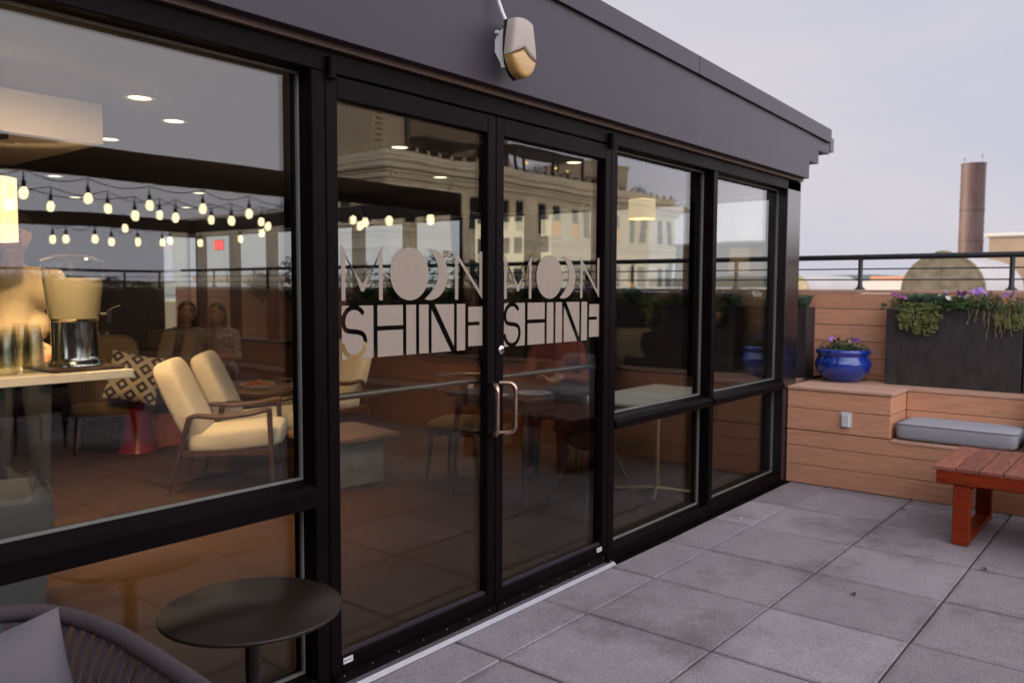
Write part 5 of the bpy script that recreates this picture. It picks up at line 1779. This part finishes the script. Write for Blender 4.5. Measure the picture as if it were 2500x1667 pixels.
def patmat():
    m, n, l, p = nodes('white and charcoal diamond weave')
    tc = n.new('ShaderNodeTexCoord'); mp = n.new('ShaderNodeMapping'); mp.inputs['Rotation'].default_value = (0, R(45), 0); mp.inputs['Scale'].default_value = (9, 0, 9)
    l.new(tc.outputs['Object'], mp.inputs['Vector'])
    v = n.new('ShaderNodeTexVoronoi'); v.distance = 'CHEBYCHEV'; v.inputs['Randomness'].default_value = 0; v.inputs['Scale'].default_value = 1.0
    l.new(mp.outputs['Vector'], v.inputs['Vector'])
    r = n.new('ShaderNodeValToRGB'); r.color_ramp.interpolation = 'CONSTANT'
    e = r.color_ramp.elements; e[0].position = 0; e[0].color = (.55, .48, .38, 1); e[1].position = .14; e[1].color = (.05, .045, .05, 1)
    x = e.new(.34); x.color = (.55, .48, .38, 1)
    l.new(v.outputs['Distance'], r.inputs['Fac']); l.new(r.outputs['Color'], p.inputs['Base Color']); p.inputs['Roughness'].default_value = .9
    return m
pw_ = obj('patterned_pillow', pillow(MB(), (0, 0, 0), .21, .21, .07, Matrix.Identity(3)), patmat(), None, True, angle=180)
pw_.location = (3.44, 7.02, .70); pw_.rotation_euler = (R(-14), R(12), R(-30))
tag(pw_, 'pillow with white and charcoal diamonds propped on a tan chair', 'pillow')
def plaidmat():
    m, n, l, p = nodes('navy plaid wool')
    tc = n.new('ShaderNodeTexCoord'); cols = []
    sep = n.new('ShaderNodeSeparateXYZ'); l.new(tc.outputs['Object'], sep.inputs['Vector'])
    outs = []
    for ax in ('X', 'Z'):
        f = n.new('ShaderNodeMath'); f.operation = 'MULTIPLY'; f.inputs[1].default_value = 12
        l.new(sep.outputs[ax], f.inputs[0])
        g_ = n.new('ShaderNodeMath'); g_.operation = 'FRACT'; l.new(f.outputs[0], g_.inputs[0])
        h2 = n.new('ShaderNodeMath'); h2.operation = 'GREATER_THAN'; h2.inputs[1].default_value = .6; l.new(g_.outputs[0], h2.inputs[0]); outs.append(h2)
    a = n.new('ShaderNodeMath'); a.operation = 'ADD'; l.new(outs[0].outputs[0], a.inputs[0]); l.new(outs[1].outputs[0], a.inputs[1])
    b = n.new('ShaderNodeMath'); b.operation = 'MULTIPLY'; b.inputs[1].default_value = .5; l.new(a.outputs[0], b.inputs[0])
    r = n.new('ShaderNodeValToRGB'); r.color_ramp.elements[0].color = (.03, .03, .07, 1); r.color_ramp.elements[1].color = (.5, .43, .42, 1)
    l.new(b.outputs[0], r.inputs['Fac']); l.new(r.outputs['Color'], p.inputs['Base Color']); p.inputs['Roughness'].default_value = .95
    return m
pd_ = obj('plaid_pillow', pillow(MB(), (0, 0, 0), .26, .21, .08, Matrix.Identity(3)), plaidmat(), None, True, angle=180)
pd_.location = (3.62, 8.45, .83); pd_.rotation_euler = (R(-16), 0, R(-25))
tag(pd_, 'navy plaid pillow on the sofa behind the drink dispenser', 'pillow')
sf = empty('corner_sofa', (4.7, 9.0, 0)); tag(sf, 'dark corner sofa where the two guests sit at the back of the lounge', 'sofa')
M_DKFAB = mat('dark charcoal upholstery', (.035, .028, .028), .9, 0, .15, 30)
for (a, b, c, d) in ((3.2, 4.1, 8.5, 9.1), (4.12, 5.0, 8.5, 9.1), (5.02, 5.8, 8.5, 9.1)):
    obj('seat', MB().cbox(a, b, c, d, .12, .43, .05), M_DKFAB, sf)
    obj('backrest', MB().cbox(a, b, d-.08, d+.14, .431, .86, .06), M_DKFAB, sf)
obj('plinth', MB().box(3.25, 5.75, 8.55, 9.2, .005, .119), M_BLACK, sf)
rs = empty('red_stool', (3.72, 7.35, .005)); tag(rs, 'low crimson stool flaring towards the floor between the chairs', 'stool')
obj('body', MB().lathe([(0, .46), (.13, .46), (.135, .44), (.10, .30), (.13, .12), (.17, .0), (0, .0)], (3.60, 7.30, .005), 24), mat('crimson lacquer', (.26, .008, .022), .35, 0, .2, 5), rs, True)
ob = obj('orange_block', MB().cbox(3.74, 3.98, 7.18, 7.40, .006, .30, .02), mat('rust orange leather', (.38, .09, .025), .5, 0, .2, 8)); tag(ob, 'rust orange block seat beside the crimson stool', 'stool')
wo = obj('wall_outlet', MB().cbox(6.352, 6.3595, 5.70, 5.78, .42, .54, .003), M_WHITEPL); tag(wo, 'pale outlet plate on the wainscot under the lounge windows', 'outlet')
ex = empty('neon_sign', (6.28, 8.2, 1.3)); tag(ex, 'vertical yellow light strip beside the windows at the back of the lounge', 'light')
obj('tube', MB().cone((6.30, 8.15, 1.10), (6.30, 8.15, 1.62), .03, .03, 12), emit('yellow tube', (.75, .72, .08), .8), ex, True)
obj('end_cap', MB().cone((6.30, 8.15, 1.06), (6.30, 8.15, 1.0995), .032, .032, 12), M_BLACK, ex, True)
sg = empty('sign_reflection', (6.36, 9.8, 2.1)); tag(sg, 'small glowing red panel standing in for a sign reflection in the lounge windows', 'sign')
obj('face', MB().box(6.325, 6.335, 10.30, 10.52, 2.00, 2.12), emit('red reflection glow', (1.0, .05, .06), 1.0), sg)  # glow stands in for the reflection of a red sign
obj('housing', MB().cbox(6.336, 6.344, 10.29, 10.53, 1.99, 2.13, .002), M_BLACK, sg)

# ------------------------------------------------------------------ people
SKIN = mat('skin', (.42, .225, .145), .5, 0, .06, 30)
SKIN2 = mat('tanned skin', (.30, .145, .085), .5, 0, .06, 30)
def person(label, loc, rz, bones, mats, hair_m, hair, head, seed=0, skin=SKIN):
    """bones: (p0, p1, r0, r1, material index). One remeshed skin over all of them, facing -y."""
    t = empty('person', loc, rz, local=True)
    tag(t, label, 'person')
    m = MB()
    H = Vector(head)
    allb = list(bones) + [(H+Vector((0, .01, -.02)), H+Vector((0, .005, .035)), .083, .088, 0), (H+Vector((0, -.045, -.055)), H+Vector((0, -.03, .0)), .052, .06, 0),
                          (H+Vector((0, -.085, -.005)), H+Vector((0, -.106, -.030)), .011, .015, 0), (H+Vector((.084, .005, -.01)), H+Vector((.086, .008, .022)), .014, .016, 0), (H+Vector((-.084, .005, -.01)), H+Vector((-.086, .008, .022)), .014, .016, 0)]
    for p0, p1, r0, r1, k in allb:
        p0, p1 = Vector(p0), Vector(p1)
        d = p1-p0
        n = max(2, int(d.length/.03)+1)
        for i in range(n+1):
            u = i/n
            r_ = r0+(r1-r0)*u
            m.sup(p0.lerp(p1, u), (r_, r_, r_), 1, 1, None, 12, 8)
    tmp = obj('tmp', m, mats[0])
    rm = tmp.modifiers.new('remesh', 'REMESH'); rm.mode = 'VOXEL'; rm.voxel_size = .0105
    sm = tmp.modifiers.new('smooth', 'SMOOTH'); sm.iterations = 6; sm.factor = .6
    dg = bpy.context.evaluated_depsgraph_get()
    me = bpy.data.meshes.new_from_object(tmp.evaluated_get(dg))
    bpy.data.objects.remove(tmp)
    me.materials.clear()
    for x in mats: me.materials.append(x)
    segs = [(Vector(a), Vector(b), r0, r1, k) for a, b, r0, r1, k in allb]
    idx = []
    for pl_ in me.polygons:
        c = pl_.center
        best, bk_ = 1e9, 0
        for a, b, r0, r1, k in segs:
            d = b-a; L2 = d.length_squared
            u = 0 if L2 < 1e-9 else max(0, min(1, (c-a).dot(d)/L2))
            dist = (c-a-d*u).length - (r0+(r1-r0)*u)
            if dist < best: best, bk_ = dist, k
        idx.append(bk_)
    me.polygons.foreach_set('material_index', idx)
    me.polygons.foreach_set('use_smooth', [True]*len(me.polygons))
    me.name = 'body'
    b = bpy.data.objects.new('body', me); C.objects.link(b); b.parent = t; LOCAL.add(b.name)
    hm = MB()
    for c, rad in hair:
        hm.sup(H+Vector(c), rad, 1, 1, None, 18, 12)
    obj('hair', hm, hair_m, t, True)
    for s_ in (-1, 1):
        e = obj('eye', MB().sup(H+Vector((.033*s_, -.076, .008)), (.012, .010, .009), 1, 1, None, 10, 6), M_WHITEPL, t, True)
        obj('iris', MB().sup(H+Vector((.033*s_, -.0835, .008)), (.0055, .004, .0055), 1, 1, None, 8, 6), M_BLACK, e, True)
        obj('eyebrow', MB().tube([H+Vector((.018*s_, -.085, .028)), H+Vector((.034*s_, -.084, .033)), H+Vector((.05*s_, -.076, .028))], .004, 5), hair_m, t, True)
    obj('mouth', MB().sup(H+Vector((0, -.090, -.058)), (.022, .008, .007), 1, 1, None, 12, 6), mat('lips', (.30, .09, .075), .5), t, True)
    return t
def hand(p, d, side, curl=.3, k=0):
    """palm and five fingers from wrist p along d; side: thumb direction"""
    p, d, s_ = Vector(p), Vector(d).normalized(), Vector(side).normalized()
    n = d.cross(s_)
    out = [(p, p+d*.075, .026, .033, k), (p+d*.05-s_*.018, p+d*.085-s_*.02, .016, .014, k), (p+d*.05+s_*.018, p+d*.085+s_*.02, .016, .014, k)]
    for j, L in ((-1.5, .058), (-.5, .076), (.5, .082), (1.5, .072)):
        b0 = p+d*.088+s_*(.0165*j)
        b1 = b0 + d*L*.5 + n*curl*L*.3
        b2 = b1 + d*L*.45 + n*curl*L*.9
        out += [(b0, b1, .0095, .0088, k), (b1, b2, .0088, .0075, k)]
    t0 = p+d*.03+s_*.028
    out += [(t0, t0+(d*.5+s_*.7).normalized()*.045, .012, .011, k), (t0+(d*.5+s_*.7).normalized()*.045, t0+(d*.5+s_*.7).normalized()*.045+(d*.9+s_*.2).normalized()*.032, .010, .008, k)]
    return out
def arm(sh, el, wr, hd, thumb, sl=1, fore=0, curl=.3):
    return [(sh, el, .058, .045, sl), (el, wr, .043, .030, fore)] + hand(wr, hd, thumb, curl)
def torso(hip, chest, neck, w=.16, k=1):
    hip, chest, neck = Vector(hip), Vector(chest), Vector(neck)
    X = Vector((1, 0, 0))
    mid = hip.lerp(chest, .5)
    out = []
    for c, ww, r_ in ((hip, .10, .105), (mid, .085, .10), (chest, .115, .11), (chest.lerp(neck, .45), .12, .075)):
        out.append((c-X*ww*w/.16, c+X*ww*w/.16, r_*.95, r_*.95, k))
    out += [(hip, mid, .12, .115, k), (mid, chest, .115, .125, k), (chest, chest.lerp(neck, .5), .12, .085, k)]
    return out

M_SWEAT = mat('cream sweater', (.55, .46, .32), .9, 0, .08, 30, .2, 160)
M_JEANS = mat('dark denim', (.018, .020, .030), .85, 0, .2, 40)
M_BLACKC = mat('black cloth', (.012, .011, .012), .85, 0, .2, 30)
M_SHOE = mat('dark leather shoe', (.02, .014, .012), .45)
M_HAIRD = mat('dark brown hair', (.018, .010, .007), .5, 0, .3, 20, stretch=(8, 8, 1))
M_HAIRL = mat('light brown hair', (.20, .125, .06), .5, 0, .3, 20, stretch=(8, 8, 1))
# standing barman in a cream sweater
hp, chs, nk, hd = (0, 0, .98), (0, .0, 1.36), (0, -.01, 1.53), (0, -.03, 1.665)
B = torso(hp, chs, nk, .165, 1) + [(nk, hd, .055, .055, 0)]
B += arm((.20, 0, 1.44), (.27, -.03, 1.16), (.20, -.20, 1.02), (-.3, -.8, -.1), (-.4, 0, .6), 1, 1)
B += arm((-.20, 0, 1.44), (-.26, .0, 1.15), (-.16, -.22, 1.05), (.3, -.8, -.1), (.4, 0, .6), 1, 1)
for s_ in (-1, 1):
    B += [((.09*s_, 0, .95), (.10*s_, -.01, .50), .088, .060, 2), ((.10*s_, -.01, .50), (.10*s_, .01, .10), .060, .045, 2), ((.10*s_, .01, .06), (.11*s_, -.14, .045), .045, .038, 3)]
person('man in a cream sweater standing behind the bar beside the drink dispenser', (1.96, 5.45, .005), R(-25), B, [SKIN, M_SWEAT, M_JEANS, M_SHOE], M_HAIRD,
       [((0, .025, .065), (.100, .104, .090)), ((0, .055, .01), (.096, .078, .10)), ((0, -.05, .100), (.080, .055, .042))], hd).scale = (1.06, 1.06, 1.06)
def seated(label, loc, rz, mats, hair_m, hair, lean=0.0, turn=0.0, seat=.45, armpose=0, bare=0, skin_k=0):
    hp = (0, .02, seat+.11); chs = (lean*.4, -.02+.04, seat+.46); nk = (lean*.8, .02, seat+.62); hd = (lean+turn*.02, -.01, seat+.745)
    B = torso(hp, chs, nk, .15, 1) + [(nk, hd, .048, .05, 0)]
    sx_, sy_, sz_ = chs[0], chs[1], chs[2]+.07
    f = 0 if bare else 1
    if armpose == 0:
        B += arm((sx_+.175, sy_, sz_), (sx_+.23, sy_-.05, sz_-.26), (sx_+.06, sy_-.28, sz_-.24), (-.8, -.5, 0), (0, 0, 1), 1, f)
        B += arm((sx_-.175, sy_, sz_), (sx_-.24, sy_-.06, sz_-.25), (sx_-.16, sy_-.30, sz_-.12), (-.1, -.7, .5), (1, 0, 0), 1, f)
    else:
        B += arm((sx_+.175, sy_, sz_), (sx_+.24, sy_-.12, sz_-.24), (sx_+.10, sy_-.36, sz_-.20), (-.5, -.8, -.1), (-.5, 0, .6), 1, f)
        B += arm((sx_-.175, sy_, sz_), (sx_-.24, sy_-.12, sz_-.24), (sx_-.10, sy_-.36, sz_-.20), (.5, -.8, -.1), (.5, 0, .6), 1, f)
    for s_ in (-1, 1):
        B += [((.09*s_, .0, seat+.085), (.11*s_, -.42, seat+.075), .085, .062, 2), ((.11*s_, -.42, seat+.07), (.11*s_, -.44, .10), .060, .044, 2), ((.11*s_, -.44, .055), (.115*s_, -.58, .042), .043, .036, 3)]
    return person(label, loc, rz, B, mats, hair_m, hair, hd)
M_FLORAL = mat('floral print blouse', (.04, .045, .06), .85, 0, .5, 28, col2=(.42, .36, .36))
M_CARD = mat('olive cardigan', (.10, .095, .05), .9, 0, .2, 30)
M_CORAL = mat('coral red shirt', (.22, .04, .02), .85, 0, .15, 30)
long_hair = [((0, .03, .05), (.097, .10, .09)), ((0, .075, -.05), (.09, .055, .16)), ((.075, .035, -.10), (.03, .04, .14)), ((-.075, .035, -.10), (.03, .04, .14))]
seated('woman with dark hair and olive cardigan seated on the dark sofa', (4.82, 8.62, .0), R(-22), [SKIN2, M_CARD, M_BLACKC, M_SHOE], M_HAIRD, long_hair, .02, 0, .44, 0, 1)
seated('woman in a floral blouse leaning towards her companion on the sofa', (5.22, 8.55, .0), R(-60), [SKIN2, M_FLORAL, M_BLACKC, M_SHOE], M_HAIRD, long_hair, -.06, 0, .42, 0, 1)
seated('guest in a coral shirt seated at the dark dining table', (5.55, 4.05, .0), R(-62), [SKIN2, M_CORAL, M_JEANS, M_SHOE], M_HAIRD, [((0, .025, .055), (.094, .098, .085)), ((0, .055, .01), (.088, .07, .09))], 0, 0, .46, 1)
gc = empty('guest_chair', (5.58, 4.07, .005), R(-62), local=True); tag(gc, 'dark dining chair under the guest in the coral shirt', 'chair')
obj('seat', MB().cbox(-.22, .22, -.24, .20, .415, .445, .01), M_WALNUT, gc)
obj('backrest', MB().cbox(-.20, .20, .20, .225, .60, .82, .008), M_WALNUT, gc)
for sx_ in (-1, 1):
    obj('leg', MB().cone((sx_*.20, -.20, 0), (sx_*.19, -.19, .415), .014, .018, 8), M_WALNUT, gc, True)
    obj('leg', MB().cone((sx_*.20, .24, 0), (sx_*.19, .212, .81), .014, .016, 8), M_WALNUT, gc, True)
